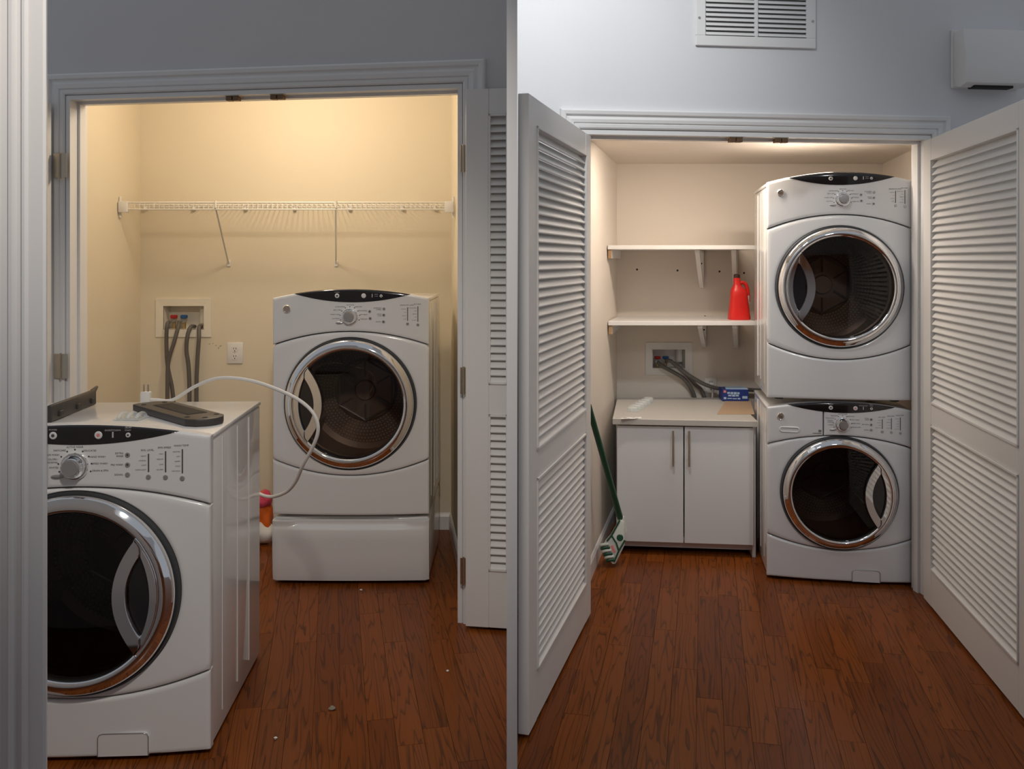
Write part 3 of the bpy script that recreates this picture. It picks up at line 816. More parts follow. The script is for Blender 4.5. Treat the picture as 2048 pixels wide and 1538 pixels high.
for sx in (-1, 1):
    for yy in (0.07, 0.54):
        MB().lathe([(0, 0), (0.02, 0), (0.02, 0.013), (0, 0.013)], (sx * (dW / 2 - 0.05), yy, 0), 'z', 12).build('foot', 'rubber', ped)
machine('clothes_dryer', 'white front-loading dryer raised on a pedestal drawer beside a looping cord', None, (dX, DD, zped), 0, dW, Z(578, DD) - zped, 0.62, 0.2865, 'dryer')
# left place: washer pulled out into the foreground
wa = math.radians(3.0); wW = 0.755; wc = P(420, 860, 2.64)
wloc = (wc.x - wW / 2 * math.cos(wa), wc.y + (-wW / 2 * math.sin(wa)), 0)
WH = 0.972
near_washer = machine('washing_machine', 'large white washer pulled out into the foreground with loose parts on top', None, wloc, wa, wW, WH, 0.66, 0.288, 'washer')
# right place: stack
sa = math.radians(-9.0); sW = 0.625
sl = Vector((X(1534, 4.10), 4.10)); sc_ = sl + Vector((math.cos(sa), math.sin(sa))) * (sW / 2)
HW = 0.812
machine('washing_machine', 'white washer at the bottom of the stack, standing on the floor', None, (sc_.x, sc_.y, 0), sa, sW, HW, 0.55, 0.247, 'washer', 0.02)
machine('clothes_dryer', 'white dryer stacked on top of the washer', None, (sc_.x, sc_.y, HW), sa, sW, 1.845 - HW, 0.55, 0.268, 'dryer', 0.02)

# ------------------------------------------------------------------ left closet fittings
# wire shelf
fs_, zs_ = 4.50, Z(405, 4.50)
xa, xb = -1.955, -0.300
sh = thing('wire_shelf', 'white ventilated wire shelf across the cream closet', 'shelf', ((xa + xb) / 2, 4.66, zs_)); ox = (xa + xb) / 2
for nm, y, z in (('front_rod', fs_ - 4.66, 0.0), ('lip_rod', fs_ - 4.66 - 0.002, -0.034), ('middle_rod', 0.0, -0.004), ('back_rod', LB - 0.012 - 4.66, -0.004)):
    hx = (xb - xa) / 2
    MB().tube([(-hx, y, z), (hx - (0.03 if nm == 'back_rod' else 0.015 if nm == 'middle_rod' else 0), y, z)], 0.0038, 8).build(nm, 'wire', sh)
wr = MB(); n = 66
for i in range(n):
    x = -hx + 0.02 + (2 * hx - 0.055) * i / (n - 1)
    wr.tube([(x, LB - 0.012 - 4.66, 0.0), (x, fs_ - 4.66, 0.003), (x, fs_ - 4.66 - 0.004, -0.034)], 0.0017, 5)
wr = wr.build('cross_wires', 'wire', sh); wr['kind'] = 'stuff'
for px in (293, 390, 493, 590, 700, 805, 870):
    x = X(px, LB) - ox
    MB().rbox(x - 0.009, x + 0.009, LB - 0.024 - 4.66, LB - 0.001 - 4.66, -0.022, 0.004, 0.003, 1).build('wall_clip', 'plastic', sh)
for nm, x0, x1 in (('l', -hx - 0.012, -hx + 0.035), ('r', hx - 0.035, hx + 0.010)):
    e = MB().rbox(x0, x1, fs_ - 4.66 - 0.010, fs_ - 4.66 + 0.016, -0.050, 0.006, 0.004, 2).build('end_bracket', 'plastic', sh)
    MB().tube([((x0 if nm == 'l' else x1) + (0.004 if nm == 'l' else -0.004), fs_ - 4.66 + 0.01, -0.075), ((x0 if nm == 'l' else x1) + (0.004 if nm == 'l' else -0.004), fs_ - 4.66 + 0.01, 0.03)], 0.006, 8).build('bracket_tab', 'plastic', e)
for (pt, pf_) in ((432, 457), (672, 672)):
    a = P(pt, 406, fs_ - 0.004); b = P(pf_, 526, LB - 0.008)
    o = Vector((ox, 4.66, zs_))
    br = MB().tube([a - o + Vector((0, -0.006, 0.012)), a - o + Vector((0, -0.006, -0.02)), b - o], 0.005, 6).build('support_brace', 'wire', sh)
    c = b - o
    MB().rbox(c.x - 0.010, c.x + 0.010, c.z and (LB - 0.007 - 4.66), LB - 0.001 - 4.66, c.z - 0.020, c.z + 0.014, 0.002, 1).build('brace_foot', 'plastic', br)


def laundry_box(label, hole, yw, m, pipe=True):
    x0, x1, z0, z1 = hole; cx, cz_ = (x0 + x1) / 2, z0
    r = thing('laundry_valve_box', label, 'valve box', (cx, yw, z0)); hw, hh = (x1 - x0) / 2, z1 - z0
    b = 0.040
    pts = [(-hw - b, -b), (hw + b, -b), (hw + b, hh + b), (-hw - b, hh + b)]
    fr = MB()
    vs = [(x, -0.006, z) for x, z in pts] + [(x * 1.0, -0.004, z) for x, z in [(-hw, 0), (hw, 0), (hw, hh), (-hw, hh)]] + [(x, 0.0, z) for x, z in pts] + [(x, 0.004, z) for x, z in [(-hw, 0), (hw, 0), (hw, hh), (-hw, hh)]]
    fs = []
    for i in range(4):
        j = (i + 1) % 4
        fs += [(i, j, 4 + j, 4 + i), (i, j, 8 + j, 8 + i), (4 + i, 4 + j, 12 + j, 12 + i), (8 + i, 8 + j, 12 + j, 12 + i)]
    fr.add(vs, fs).build('frame', m, r, 0)
    e = 0.001
    bx = [(-hw + e, 0.003, e), (hw - e, 0.003, e), (hw - e, 0.003, hh - e), (-hw + e, 0.003, hh - e), (-hw + e, 0.085, e), (hw - e, 0.085, e), (hw - e, 0.085, hh - e), (-hw + e, 0.085, hh - e)]
    MB().add(bx, [(4, 5, 6, 7), (0, 1, 5, 4), (1, 2, 6, 5), (2, 3, 7, 6), (3, 0, 4, 7)]).build('box_liner', m, r, 0)
    for fx, mk in ((-0.62, 'redk'), (-0.12, 'bluek')):
        x = fx * hw
        v = MB().tube([(x, 0.045, 0.002), (x, 0.045, hh * 0.45)], 0.009, 10).build('valve', 'brass', r)
        MB().tube([(x, 0.045, hh * 0.36), (x - 0.006, 0.005, hh * 0.33)], 0.011, 10).build('hose_coupling', 'btn', v)
        MB().rbox(x - 0.018, x + 0.018, 0.030, 0.050, hh * 0.45, hh * 0.60, 0.004, 1).build('valve_handle', mk, v)
    if pipe:
        MB().tube([(hw * 0.78, 0.06, 0.030), (hw * 0.78, 0.06, hh - 0.002)], 0.020, 14).build('standpipe', m, r)
    return r


laundry_box('ivory recessed valve box with hanging grey hoses in the cream closet', lbx, LB, 'ivory')
laundry_box('white recessed valve box under the lower board shelf', rbx, RB, 'plastic')


def hose(name, label, cat, pts, r, m, grp=None, n=10):
    o = MB().tube(smoothpath(pts, 8), r, n).build(name, m, None, 60)
    return tag(o, label, cat, grp)


def LP(px, py, off=0.03):
    return P(px, py, LB - off)


lcx, lz0, lhh, lhw = (lbx[0] + lbx[1]) / 2, lbx[2], lbx[3] - lbx[2], (lbx[1] - lbx[0]) / 2
hose('washer_hose', 'grey hose from the red valve hanging straight down the cream wall', 'hose', [(lcx - 0.62 * lhw - 0.008, LB - 0.012, lz0 + lhh * 0.32), LP(334, 652, 0.035), LP(333, 690), LP(336, 735), LP(346, 790), LP(352, 900), LP(350, 1040)], 0.0105, 'hose')
hose('washer_hose', 'grey hose from the blue valve crossing over its neighbour', 'hose', [(lcx - 0.12 * lhw - 0.008, LB - 0.012, lz0 + lhh * 0.32), LP(356, 655, 0.05), LP(348, 685, 0.065), LP(337, 722, 0.065), LP(335, 770, 0.065), LP(334, 900, 0.065), LP(330, 1040, 0.065)], 0.0105, 'hose')
hose('drain_hose', 'grey hose bending out of the valve box base toward the left', 'hose', [(lcx + 0.42 * lhw, LB + 0.040, lz0 + 0.013), (lcx + 0.38 * lhw, LB - 0.012, lz0 + 0.014), LP(375, 672), LP(373, 700), LP(377, 730), LP(379, 780), LP(378, 900), LP(380, 1040)], 0.0105, 'hose')
hose('drain_hose', 'rightmost grey hose hanging from the ivory valve box', 'hose', [(lcx + 0.80 * lhw, LB + 0.020, lz0 + 0.013), (lcx + 0.80 * lhw, LB - 0.012, lz0 + 0.014), LP(398, 675), LP(397, 690), LP(395, 720), LP(393, 780), LP(394, 900), LP(396, 1040)], 0.0110, 'hose')


def outlet(label, px0, px1, py0, py1, D, m):
    x0, x1, z0, z1 = X(px0, D), X(px1, D), Z(py1, D), Z(py0, D)
    r = thing('wall_outlet', label, 'outlet', ((x0 + x1) / 2, D, (z0 + z1) / 2)); hw, hh = (x1 - x0) / 2, (z1 - z0) / 2
    MB().rbox(-hw, hw, -0.007, -0.0005, -hh, hh, 0.003, 2).build('cover_plate', m, r)
    for s in (-1, 1):
        f = MB().lathe([(0.017, -0.006), (0.0165, -0.009), (0, -0.0092)], (0, 0, s * hh * 0.36), n=24).build('receptacle', m, r)
        for dx_ in (-0.0065, 0.0065):
            MB().box(dx_ - 0.0014, dx_ + 0.0014, -0.0098, -0.008, s * hh * 0.36, s * hh * 0.36 + 0.009).build('slot', 'hole', f, 0)
        MB().lathe([(0.003, -0.0095), (0, -0.0098)], (0, 0, s * hh * 0.36 - 0.008), n=10).build('slot', 'hole', f, 0)
    MB().lathe([(0.0025, -0.007), (0, -0.0082)], (0, 0, 0), n=10).build('screw', 'btn', r)
    return r


outlet('white duplex wall outlet beside the hanging hoses', 455, 486, 685, 727, LB, 'plastic')
for px, py, a, b in ((419, 688, 0.010, 0.003), (426, 687, 0.006, 0.003), (432, 691, 0.006, 0.004), (441, 692, 0.013, 0.004), (437, 696, 0.004, 0.010)):
    c = P(px, py, LB)
    MB().prism([(c.x + a / 2 * math.cos(t), c.z + b / 2 * math.sin(t) + 0.25 * a * math.cos(t)) for t in [i * PI / 5 for i in range(10)]], LB - 0.0006, LB, 'y').build('scuff_mark', 'hose', wl_back, 0)

# ------------------------------------------------------------------ loose things on the foreground washer
ZT = WH * 0.96


def top_at(px, py):      # the point of the washer top seen at this pixel
    D = (EYE - ZT) * F / (py - HOR); return Vector((X(px, D), D, ZT))


pa, pb = top_at(296, 803), top_at(424, 852)
pa.y = min(pa.y, 3.13); pa.x = X(300, pa.y)
L = (pb - pa).length; ang = math.atan2(pb.y - pa.y, pb.x - pa.x)
cov = thing('plastic_cover', 'long charcoal plastic cover plate lying across the washer top', 'cover', (pa.x, pa.y, ZT), ang)


def capsule(L, w, n=10):
    r = w / 2; k = r * 0.55
    return [(L - r + r * math.sin(a), -r * math.cos(a)) for a in [PI * i / n for i in range(n + 1)]] + [(r - r * math.sin(a), r * math.cos(a)) for a in [PI * i / n for i in range(n + 1)]]


wd = 0.130
MB().rprism([(0.012, -wd / 2), (L - 0.05, -wd / 2), (L - 0.015, -wd / 2 + 0.02), (L, -wd / 2 + 0.05), (L, wd / 2 - 0.05), (L - 0.015, wd / 2 - 0.02), (L - 0.05, wd / 2), (0.05, wd / 2), (0.015, wd / 2 - 0.02), (0, wd / 2 - 0.05), (0, -wd / 2 + 0.02)], 0.001, 0.024, 'z', 0.004, 2).build('plate', 'grille', cov)
ins = MB().rbox(0.085, L - 0.11, -0.028, 0.040, 0.022, 0.0258, 0.002, 1).build('ribbed_inset', 'grille2', cov)
rb = MB()
for i in range(28):
    x = 0.092 + (L - 0.21) * i / 27
    rb.box(x, x + 0.004, -0.024, 0.036, 0.0255, 0.0268)
rb = rb.build('inset_ribs', 'grille', ins, 0); rb['kind'] = 'stuff'
for x, y in ((0.05, -0.042), (0.05, 0.03), (L - 0.075, -0.045), (L - 0.028, -0.01), (L - 0.06, 0.045)):
    MB().lathe([(0.009, 0.0238), (0.008, 0.0252), (0.004, 0.0246), (0, 0.0244)], (x, y, 0), 'z', 14).build('screw_hole', 'hole', cov)
# black strip at the back left of the washer top
qa, qb = Vector((X(96, 2.86), 2.86, ZT)), Vector((X(186, 3.22), 3.22, ZT))
L2 = (qb - qa).length; a2 = math.atan2(qb.y - qa.y, qb.x - qa.x)
ks = thing('kick_strip', 'black plastic strip standing at the back left of the washer top', 'strip', tuple(qa), a2)
MB().rprism([(-0.012, 0.001), (0.022, 0.001), (0.022, 0.020), (0.006, 0.052), (-0.006, 0.056), (-0.012, 0.050)], 0, L2, 'x', 0.003, 1).build('strip_body', 'grille', ks)
for x in (0.06, L2 * 0.55, L2 - 0.04):
    MB().rbox(x - 0.014, x + 0.014, -0.020, -0.010, 0.012, 0.030, 0.003, 1).build('mounting_tab', 'grille2', ks)
MB().tube([(L2 - 0.002, 0.0, 0.045), (L2 + 0.035, 0.0, 0.058)], [0.011, 0.005], 8).build('end_peg', 'grille', ks)
# clear plastic clip
pc = top_at(262, 838)
cl = thing('plastic_clip', 'small clear ridged plastic clip beside the charcoal cover plate', 'clip', tuple(pc), math.radians(-4))
MB().rbox(-0.045, 0.045, -0.035, 0.035, 0.001, 0.006, 0.002, 1).build('clip_base', 'clear', cl)
for x in (-0.026, 0.004, 0.033):
    MB().tube(smoothpath([(x, -0.034, 0.006), (x, -0.02, 0.016), (x, 0.0, 0.019), (x, 0.02, 0.016), (x, 0.034, 0.006)], 4), 0.006, 8).build('clip_ridge', 'clear', cl)
# white power cord with its two-prong plug
T_ = lambda px, py, D: P(px, py, D)
cp = [Vector((X(292, 3.235), 3.235, ZT + 0.016)), Vector((X(312, 3.235), 3.235, ZT + 0.014)), Vector((X(345, 3.235), 3.235, ZT + 0.014)), T_(392, 772, 3.22), T_(440, 756, 3.20), T_(500, 761, 3.18), T_(560, 781, 3.12), T_(605, 805, 3.06),
      T_(630, 832, 3.04), T_(636, 862, 3.04), T_(625, 895, 3.06), T_(606, 930, 3.10), T_(592, 962, 3.16), T_(574, 983, 3.22), T_(548, 993, 3.28), T_(530, 992, 3.30), T_(518, 987, 3.31)]


def wl_(p):
    d = Vector(p) - Vector(wloc); return Vector((d.x * math.cos(wa) + d.y * math.sin(wa), -d.x * math.sin(wa) + d.y * math.cos(wa), d.z))


o0 = wl_(cp[0])
pc_ = MB().tube(smoothpath([wl_(p) - o0 for p in cp], 8), 0.0062, 10).build('power_cord', 'cord', near_washer, 60)
pc_.location = o0; pc_['label'] = 'stiff white power cord looping down in front of the dryer'
MB().rbox(-0.017, 0.017, -0.014, 0.014, -0.014, 0.028, 0.004, 2).build('plug_body', 'cord', pc_)
for x in (-0.0075, 0.0075):
    MB().rbox(x - 0.0016, x + 0.0016, -0.004, 0.004, 0.026, 0.054, 0.0008, 1).build('plug_prong', 'nickel', pc_)

# ------------------------------------------------------------------ floor between washer and dryer
bc = P(531, 1018, 4.70)
bag = thing('detergent_bag', 'pink and orange plastic bag on the floor beside the single dryer', 'bag', (bc.x, 4.62, 0))


def lump(nm, m, c, s, parent, seed, amp=0.18, lo=None):
    rnd = random.Random(seed); bm = bmesh.new(); bmesh.ops.create_icosphere(bm, subdivisions=3, radius=1)
    ph = [(Vector((rnd.uniform(-1, 1), rnd.uniform(-1, 1), rnd.uniform(-1, 1))) * 5, rnd.uniform(0, 6)) for _ in range(6)]
    for v in bm.verts:
        d = 1 + sum(math.sin(v.co.dot(k) + p) for k, p in ph) / 6 * amp * 2
        v.co = Vector((v.co.x * s[0] * d + c[0], v.co.y * s[1] * d + c[1], v.co.z * s[2] * d + c[2]))
        if lo is not None:
            v.co.z = max(v.co.z, lo)
    return MB().bm(bm).build(nm, m, parent, 60)


lump('bag_body', 'orange', (0, 0, 0.125), (0.062, 0.06, 0.125), bag, 4, 0.2, 0.001)
lump('bag_top', 'pink', (-0.005, -0.01, 0.225), (0.056, 0.05, 0.045), bag, 9, 0.35)
lump('bag_seal', 'paper', (0.01, -0.03, 0.055), (0.072, 0.05, 0.055), bag, 14, 0.25, 0.001)

lc = P(664, 1419, 2610 / (1419 - 520)); lc.z = 0
lt = thing('lint_tuft', 'grey tuft of lint on the floor planks', 'lint', tuple(lc))
for i in range(9):
    a = i * 0.7; MB().tube([(0.010 * math.cos(a), 0.010 * math.sin(a), 0.003), (0.004 * math.cos(a + 1), 0.003 * math.sin(a + 1), 0.009), (-0.009 * math.cos(a + .4), -0.010 * math.sin(a + .4), 0.003)], 0.0026, 6).build('strand', 'lint', lt)
for px, py, lab in ((895, 1343, 'tiny white crumb on the floor in front of the folded louvred leaf'), (551, 1478, 'tiny pale chip on the floor beside the washer corner'), (722, 1181, 'tiny white crumb on the floor in front of the dryer pedestal')):
    D = 2610 / (py - 520)
    tag(lump('floor_crumb', 'paper', (X(px, D), D, 0.003), (0.005, 0.004, 0.003), None, px, 0.3, 0.0), lab, 'crumb')

# ------------------------------------------------------------------ right hall wall: vent and chime box
def on_right(x, y):
    return RL + Vector((math.cos(RA), math.sin(RA))) * x + Vector((-math.sin(RA), math.cos(RA))) * y


def rx(px):   # distance along the right wall at which its face is seen in this column
    t = (px - 1024) / F; c, s = math.cos(RA), math.sin(RA)
    return (t * RL.y - RL.x) / (c - t * s)


def rz_(px, py):
    p = on_right(rx(px), 0); return Z(py, p.y)


vx0, vx1, vz0 = rx(1390), rx(1629), rz_(1510, 95); vz1 = vz0 + 0.30
c = on_right(vx0, 0)
vent = thing('air_return_vent', 'white slatted air return grille high on the bluish hall wall', 'vent', (c.x, c.y, vz0), RA)
vw, vh, fb = vx1 - vx0, vz1 - vz0, 0.042
for nm, a in (('frame_rail', (0, vw, 0, fb)), ('frame_rail', (0, vw, vh - fb, vh)), ('frame_stile', (0, fb, fb, vh - fb)), ('frame_stile', (vw - fb, vw, fb, vh - fb)), ('frame_mullion', (vw / 2 - 0.008, vw / 2 + 0.008, fb, vh - fb))):
    MB().rbox(a[0], a[1], -0.014, -0.001, a[2], a[3], 0.002, 1).build(nm, 'trim', vent)
MB().box(fb, vw - fb, -0.0016, -0.0008, fb, vh - fb).build('dark_backing', 'ventback', vent, 0)
s0 = None
for (xa_, xb_) in ((fb, vw / 2 - 0.008), (vw / 2 + 0.008, vw - fb)):
    s0 = None; ns = 11
    for i in range(ns):
        z = fb + (vh - 2 * fb) * (i + 0.5) / ns
        if s0 is None:
            s0 = MB().box(xa_ + 0.001, xb_ - 0.001, -0.0095, 0.0095, -0.0008, 0.0008).build('slat', 'trim', vent, 0)
            s0.location = (0, -0.010, z); s0.rotation_euler = (math.radians(50), 0, 0)
        else:
            share(s0, vent, (0, -0.010, z), (math.radians(50), 0, 0))
for x in (0.014, vw - 0.014):
    MB().lathe([(0.006, -0.014), (0.005, -0.017), (0, -0.0175)], (x, 0, vh * 0.38), n=12).build('screw', 'btn', vent)

c0 = on_right(rx(1905), 0); bz0 = rz_(1950, 180); bw = rx(2030) - rx(1905); bh = 0.245
ch = thing('door_chime_box', 'white boxy door chime mounted on the wall above the right louvred door', 'chime', (c0.x, c0.y, bz0), RA)
prof = [(-0.001, 0.012), (-0.050, 0.0), (-0.098, 0.012), (-0.100, 0.085), (-0.076, bh), (-0.001, bh)]
MB().rprism(prof, 0, bw, 'x', 0.005, 2).build('cover', 'plastic', ch)
MB().rbox(0.05, bw - 0.06, -0.075, -0.030, -0.0035, 0.012, 0.002, 1).build('sound_slot', 'hole', ch)
MB().rbox(-0.010, bw + 0.01, -0.012, -0.0008, 0.004, bh + 0.01, 0.003, 1).build('base_plate', 'plastic', ch)

# ------------------------------------------------------------------ right closet: shelves, brackets, cabinet
def wallx(D):       # inner face of the slanting side wall behind the mop
    return 0.285 + (0.60 - 0.285) * (D - 3.815) / (RB - 3.815)


def board_shelf(label, py, Df, x1, th=0.022):
    z = Z(py, Df); g = 0.003
    x0f, x0b = wallx(Df) + 0.022, wallx(RB) + g
    r = thing('board_shelf', label, 'shelf', (x0f, RB, z))
    pts = [(wallx(Df) + 0.006 - x0f, Df - RB), (x1 - x0f, Df - RB), (x1 - x0f, -g), (x0b - x0f + 0.002, -g)]
    MB().rprism(pts, 0, th, 'z', 0.0015, 1).build('board', 'plastic', r)
    # cleat along the side wall, raw sawn end
    d = Vector((wallx(RB) - wallx(Df), RB - Df)).normalized()
    ln = (RB - Df) * 0.96
    a = Vector((wallx(Df + 0.012) + 0.006, Df + 0.012)); ang = math.atan2(d.y, d.x)
    cl = MB().box(0, ln, -0.019, -0.001, -0.046, -0.0005).build('side_cleat', 'plastic', r, 0)
    cl.location = (a.x - x0f, a.y - RB, 0); cl.rotation_euler = (0, 0, ang)
    e = MB().box(-0.002, 0.0, -0.019, -0.001, -0.046, -0.0005).build('sawn_end', 'raw', cl, 0)
    return r, z


def bracket(label, px, D_back, Df, z, drop):
    x = X(px, D_back); r = thing('shelf_bracket', label, 'bracket', (x, RB - 0.004, z), math.radians(-15))
    w2 = 0.013; dep = RB - Df - 0.03
    MB().rbox(-w2, w2, -0.014, -0.001, -drop, -0.001, 0.002, 1).build('wall_arm', 'plastic', r)
    MB().rbox(-w2, w2, -dep, -0.014, -0.016, -0.001, 0.002, 1).build('top_arm', 'plastic', r)
    MB().rprism([(-dep, -0.016), (-dep + 0.03, -0.016), (-0.014, -drop + 0.035), (-0.014, -drop)], -w2 * 0.9, w2 * 0.9, 'x', 0.001, 1).build('diagonal_brace', 'plastic', r)
    for zz in (0.35, 0.78):
        MB().lathe([(0.005, -0.0145), (0.004, -0.0165), (0, -0.017)], (0, 0, -drop * zz), n=10).build('screw', 'hole', r)
    return r


SF = 4.70
r1, z1 = board_shelf('upper white board shelf on the beige closet wall', 499, SF, 1.285)
r2, z2 = board_shelf('lower white board shelf holding the red jug', 651, SF + 0.02, 1.285)
bracket('triangular white bracket under the middle of the upper shelf', 1403, RB, SF, z1, 0.215)
bracket('triangular white bracket under the middle of the lower shelf', 1408, RB, SF, z2, 0.155)
bracket('triangular white bracket under the right end of the upper shelf beside the red jug', 1470, RB, SF, z1, 0.23)
bracket('triangular white bracket under the right end of the lower shelf', 1472, RB, SF, z2, 0.16)
for px, py in ((1274, 539), (1355, 541), (1439, 543), (1488, 546), (1410, 633)):
    c = P(px, py, RB)
    MB().lathe([(0.006, 0), (0.006, -0.0008), (0, -0.0008)], (c.x, RB, c.z), n=10).build('screw_hole', 'hole', wr_back, 0)

# cabinet
ca_ = math.radians(-6.0)
c0 = Vector((X(1234, 4.44), 4.44)); cW = 0.672; cD = 0.56
cz1 = 0.640
cab = thing('base_cabinet', 'white two-door base cabinet under the greige worktop', 'cabinet', (c0.x, c0.y, 0), ca_)
t = 0.016
MB().box(0, t, 0.02, cD, 0, cz1).build('side_panel', 'cab', cab, 0)
MB().box(cW - t, cW, 0.02, cD, 0, cz1).build('side_panel', 'cab', cab, 0)
MB().box(t, cW - t, 0.02, cD, 0.070, 0.086).build('bottom_panel', 'cab', cab, 0)
MB().box(t, cW - t, cD - 0.008, cD, 0.086, cz1).build('back_panel', 'cab', cab, 0)
MB().box(t, cW - t, 0.05, 0.064, 0.026, 0.070).build('toe_kick', 'cab', cab, 0)
MB().box(t, cW - t, 0.03, 0.10, cz1 - 0.016, cz1).build('top_rail', 'cab', cab, 0)
gp = 0.003; dm = cW * 0.485
for i, (xa_, xb_, hx_) in enumerate(((0.001, dm - gp, dm - 0.055), (dm + gp, cW - 0.013, dm + 0.022))):
    d = MB().rbox(xa_, xb_, 0.0, 0.017, 0.064, cz1 - 0.006, 0.0015, 1).build('door', 'cab', cab)
    h = MB().tube([(hx_, -0.030, cz1 - 0.195), (hx_, -0.030, cz1 - 0.022)], 0.0058, 10).build('handle', 'nickel', d)
    for zz in (cz1 - 0.165, cz1 - 0.052):
        MB().tube([(hx_, -0.030, zz), (hx_, 0.001, zz)], 0.0045, 8).build('handle_post', 'nickel', d)
ZW = cz1 + 0.031
def cw(p):      # cabinet frame -> world
    return c0 + Vector((math.cos(ca_), math.sin(ca_))) * p[0] + Vector((-math.sin(ca_), math.cos(ca_))) * p[1]
A, B = cw((-0.022, -0.018)), cw((cW + 0.004, -0.018))
top_pts = [tuple(A), tuple(B), (B.x + 0.066, RB - 0.055), (wallx(RB - 0.055) + 0.008, RB - 0.055)]
wt = MB().rprism(top_pts, cz1 + 0.001, ZW, 'z', 0.002, 1).build('worktop', 'worktop')
tag(wt, 'greige laminate worktop on the white cabinet', 'worktop')


def wt_at(px, py):
    D = (EYE - ZW) * F / (py - HOR); return Vector((X(px, D), D, ZW))


# kraft sheet
kp = [wt_at(1434, 829), wt_at(1509, 829), wt_at(1500, 800), wt_at(1452, 800)]
tag(MB().prism([(p.x, p.y) for p in kp], ZW + 0.0005, ZW + 0.002).build('kraft_sheet', 'kraft', None, 0), 'flat brown kraft sheet on the right of the worktop', 'sheet')
# blue carton
bc = wt_at(1471, 803)
ZK = ZW + 0.002
bx = thing('dryer_sheet_box', 'blue carton lying on the brown sheet at the back of the worktop', 'box', (bc.x, bc.y, ZK), math.radians(-3))
bw2, bh2, bd2 = 0.071, 0.064, 0.055
MB().rbox(-bw2, bw2, 0, bd2 * 2, 0, bh2, 0.0015, 1).build('carton', 'bluebox', bx)
MB().prism([(-bw2 + 0.02, 0.01), (bw2 - 0.002, 0.004), (bw2 - 0.004, bd2 * 1.9), (-bw2 + 0.03, bd2 * 1.9)], bh2 + 0.0002, bh2 + 0.004, 'z').build('open_flap', 'skyink', bx, 0)
MB().box(-bw2 + 0.006, -bw2 + 0.020, -0.0006, 0.0, bh2 - 0.018, bh2 - 0.005).build('print_patch', 'pinkink', bx, 0)
MB().box(bw2 - 0.034, bw2 - 0.006, -0.0006, 0.0, 0.014, 0.028).build('print_patch', 'skyink', bx, 0)
for xa_, xb_, za, zb in ((-0.045, -0.030, 0.040, 0.050), (-0.027, -0.012, 0.038, 0.050), (-0.009, 0.006, 0.037, 0.050), (0.009, 0.022, 0.038, 0.049), (-0.040, -0.022, 0.026, 0.035), (-0.019, -0.002, 0.025, 0.035), (0.001, 0.018, 0.026, 0.035),
                         (-0.064, -0.050, 0.010, 0.022), (-0.044, -0.020, 0.012, 0.017), (-0.016, 0.008, 0.011, 0.016), (0.012, 0.026, 0.010, 0.018)):
    MB().box(xa_, xb_, -0.0007, 0.0, za, zb).build('print_patch', 'skyink', bx, 0)
# red jug
jD = 4.86; jc = P(1478, 650, jD); zj = z2 + 0.022
jug = thing('detergent_jug', 'red plastic jug with dark cap on the lower shelf', 'jug', (jc.x, jD, zj))
secs = [(0.0, 0.056, 0.045, 0), (0.006, 0.059, 0.048, 0), (0.03, 0.056, 0.046, 0), (0.08, 0.050, 0.042, 0), (0.125, 0.045, 0.038, -0.001), (0.150, 0.043, 0.036, -0.002), (0.165, 0.036, 0.030, -0.005), (0.178, 0.025, 0.024, -0.009), (0.190, 0.018, 0.019, -0.011), (0.225, 0.0165, 0.017, -0.012)]
rows = []
for z, a, b, xo in secs:
    rows.append([(xo + a * math.copysign(abs(math.cos(k * PI / 16)) ** 0.6, math.cos(k * PI / 16)), b * math.copysign(abs(math.sin(k * PI / 16)) ** 0.6, math.sin(k * PI / 16)), z) for k in range(33)])
jb = MB().grid(rows); nb = len(secs) * 33
jb.f += [tuple(range(32))[::-1], tuple(range(nb - 33, nb - 1))]
jb.build('jug_body', 'red', jug, 50)
MB().lathe([(0, 0.222), (0.0165, 0.222), (0.017, 0.226), (0.0165, 0.242), (0.012, 0.246), (0, 0.246)], (-0.012, 0, 0), 'z', 20).build('cap', 'cap', jug)
MB().tube(smoothpath([(0.004, 0, 0.196), (0.022, 0, 0.200), (0.038, 0, 0.186), (0.047, 0, 0.158), (0.050, 0, 0.120), (0.050, 0, 0.095)], 5), [0.010] * 25 + [0.008], 10).build('handle', 'red', jug, 60)
MB().rbox(0.0455, 0.053, -0.012, 0.012, 0.085, 0.13, 0.002, 1).build('side_label', 'paper', jug)
# clear blister strip and paper label
A2, B2 = wt_at(1262, 826), Vector((0, 0, 0))
bs0 = wt_at(1262, 824); bs1 = wt_at(1300, 801); bs1.y = min(bs1.y, 5.02); bs1.x = max(X(1300, bs1.y), wallx(bs1.y) + 0.09)
ba = math.atan2(bs1.y - bs0.y, bs1.x - bs0.x); bl = (bs1 - bs0).length
bp_ = thing('blister_strip', 'clear plastic blister strip along the left edge of the worktop', 'packaging', (bs0.x, bs0.y, ZW), ba)
MB().rbox(0, bl, -0.035, 0.035, 0.0008, 0.0026, 0.0008, 1).build('strip_base', 'clear', bp_)
for i in range(6):
    x = bl * (i + 0.5) / 6
    MB().lathe([(0.030, 0.002), (0.028, 0.018), (0.022, 0.024), (0, 0.025)], (x, 0, 0), 'z', 18, sx=1.0, sz=1.0).build('blister', 'clear', bp_)
pl = wt_at(1250, 839)
plt = MB().prism([(-0.05, -0.022), (0.052, -0.022), (0.06, 0.022), (-0.038, 0.022)], 0.0006, 0.0018).build('paper_label', 'paper', None, 0)
place(plt, (pl.x + 0.030, pl.y + 0.034, ZW), math.radians(6)); tag(plt, 'white printed paper label at the front left corner of the worktop', 'label')
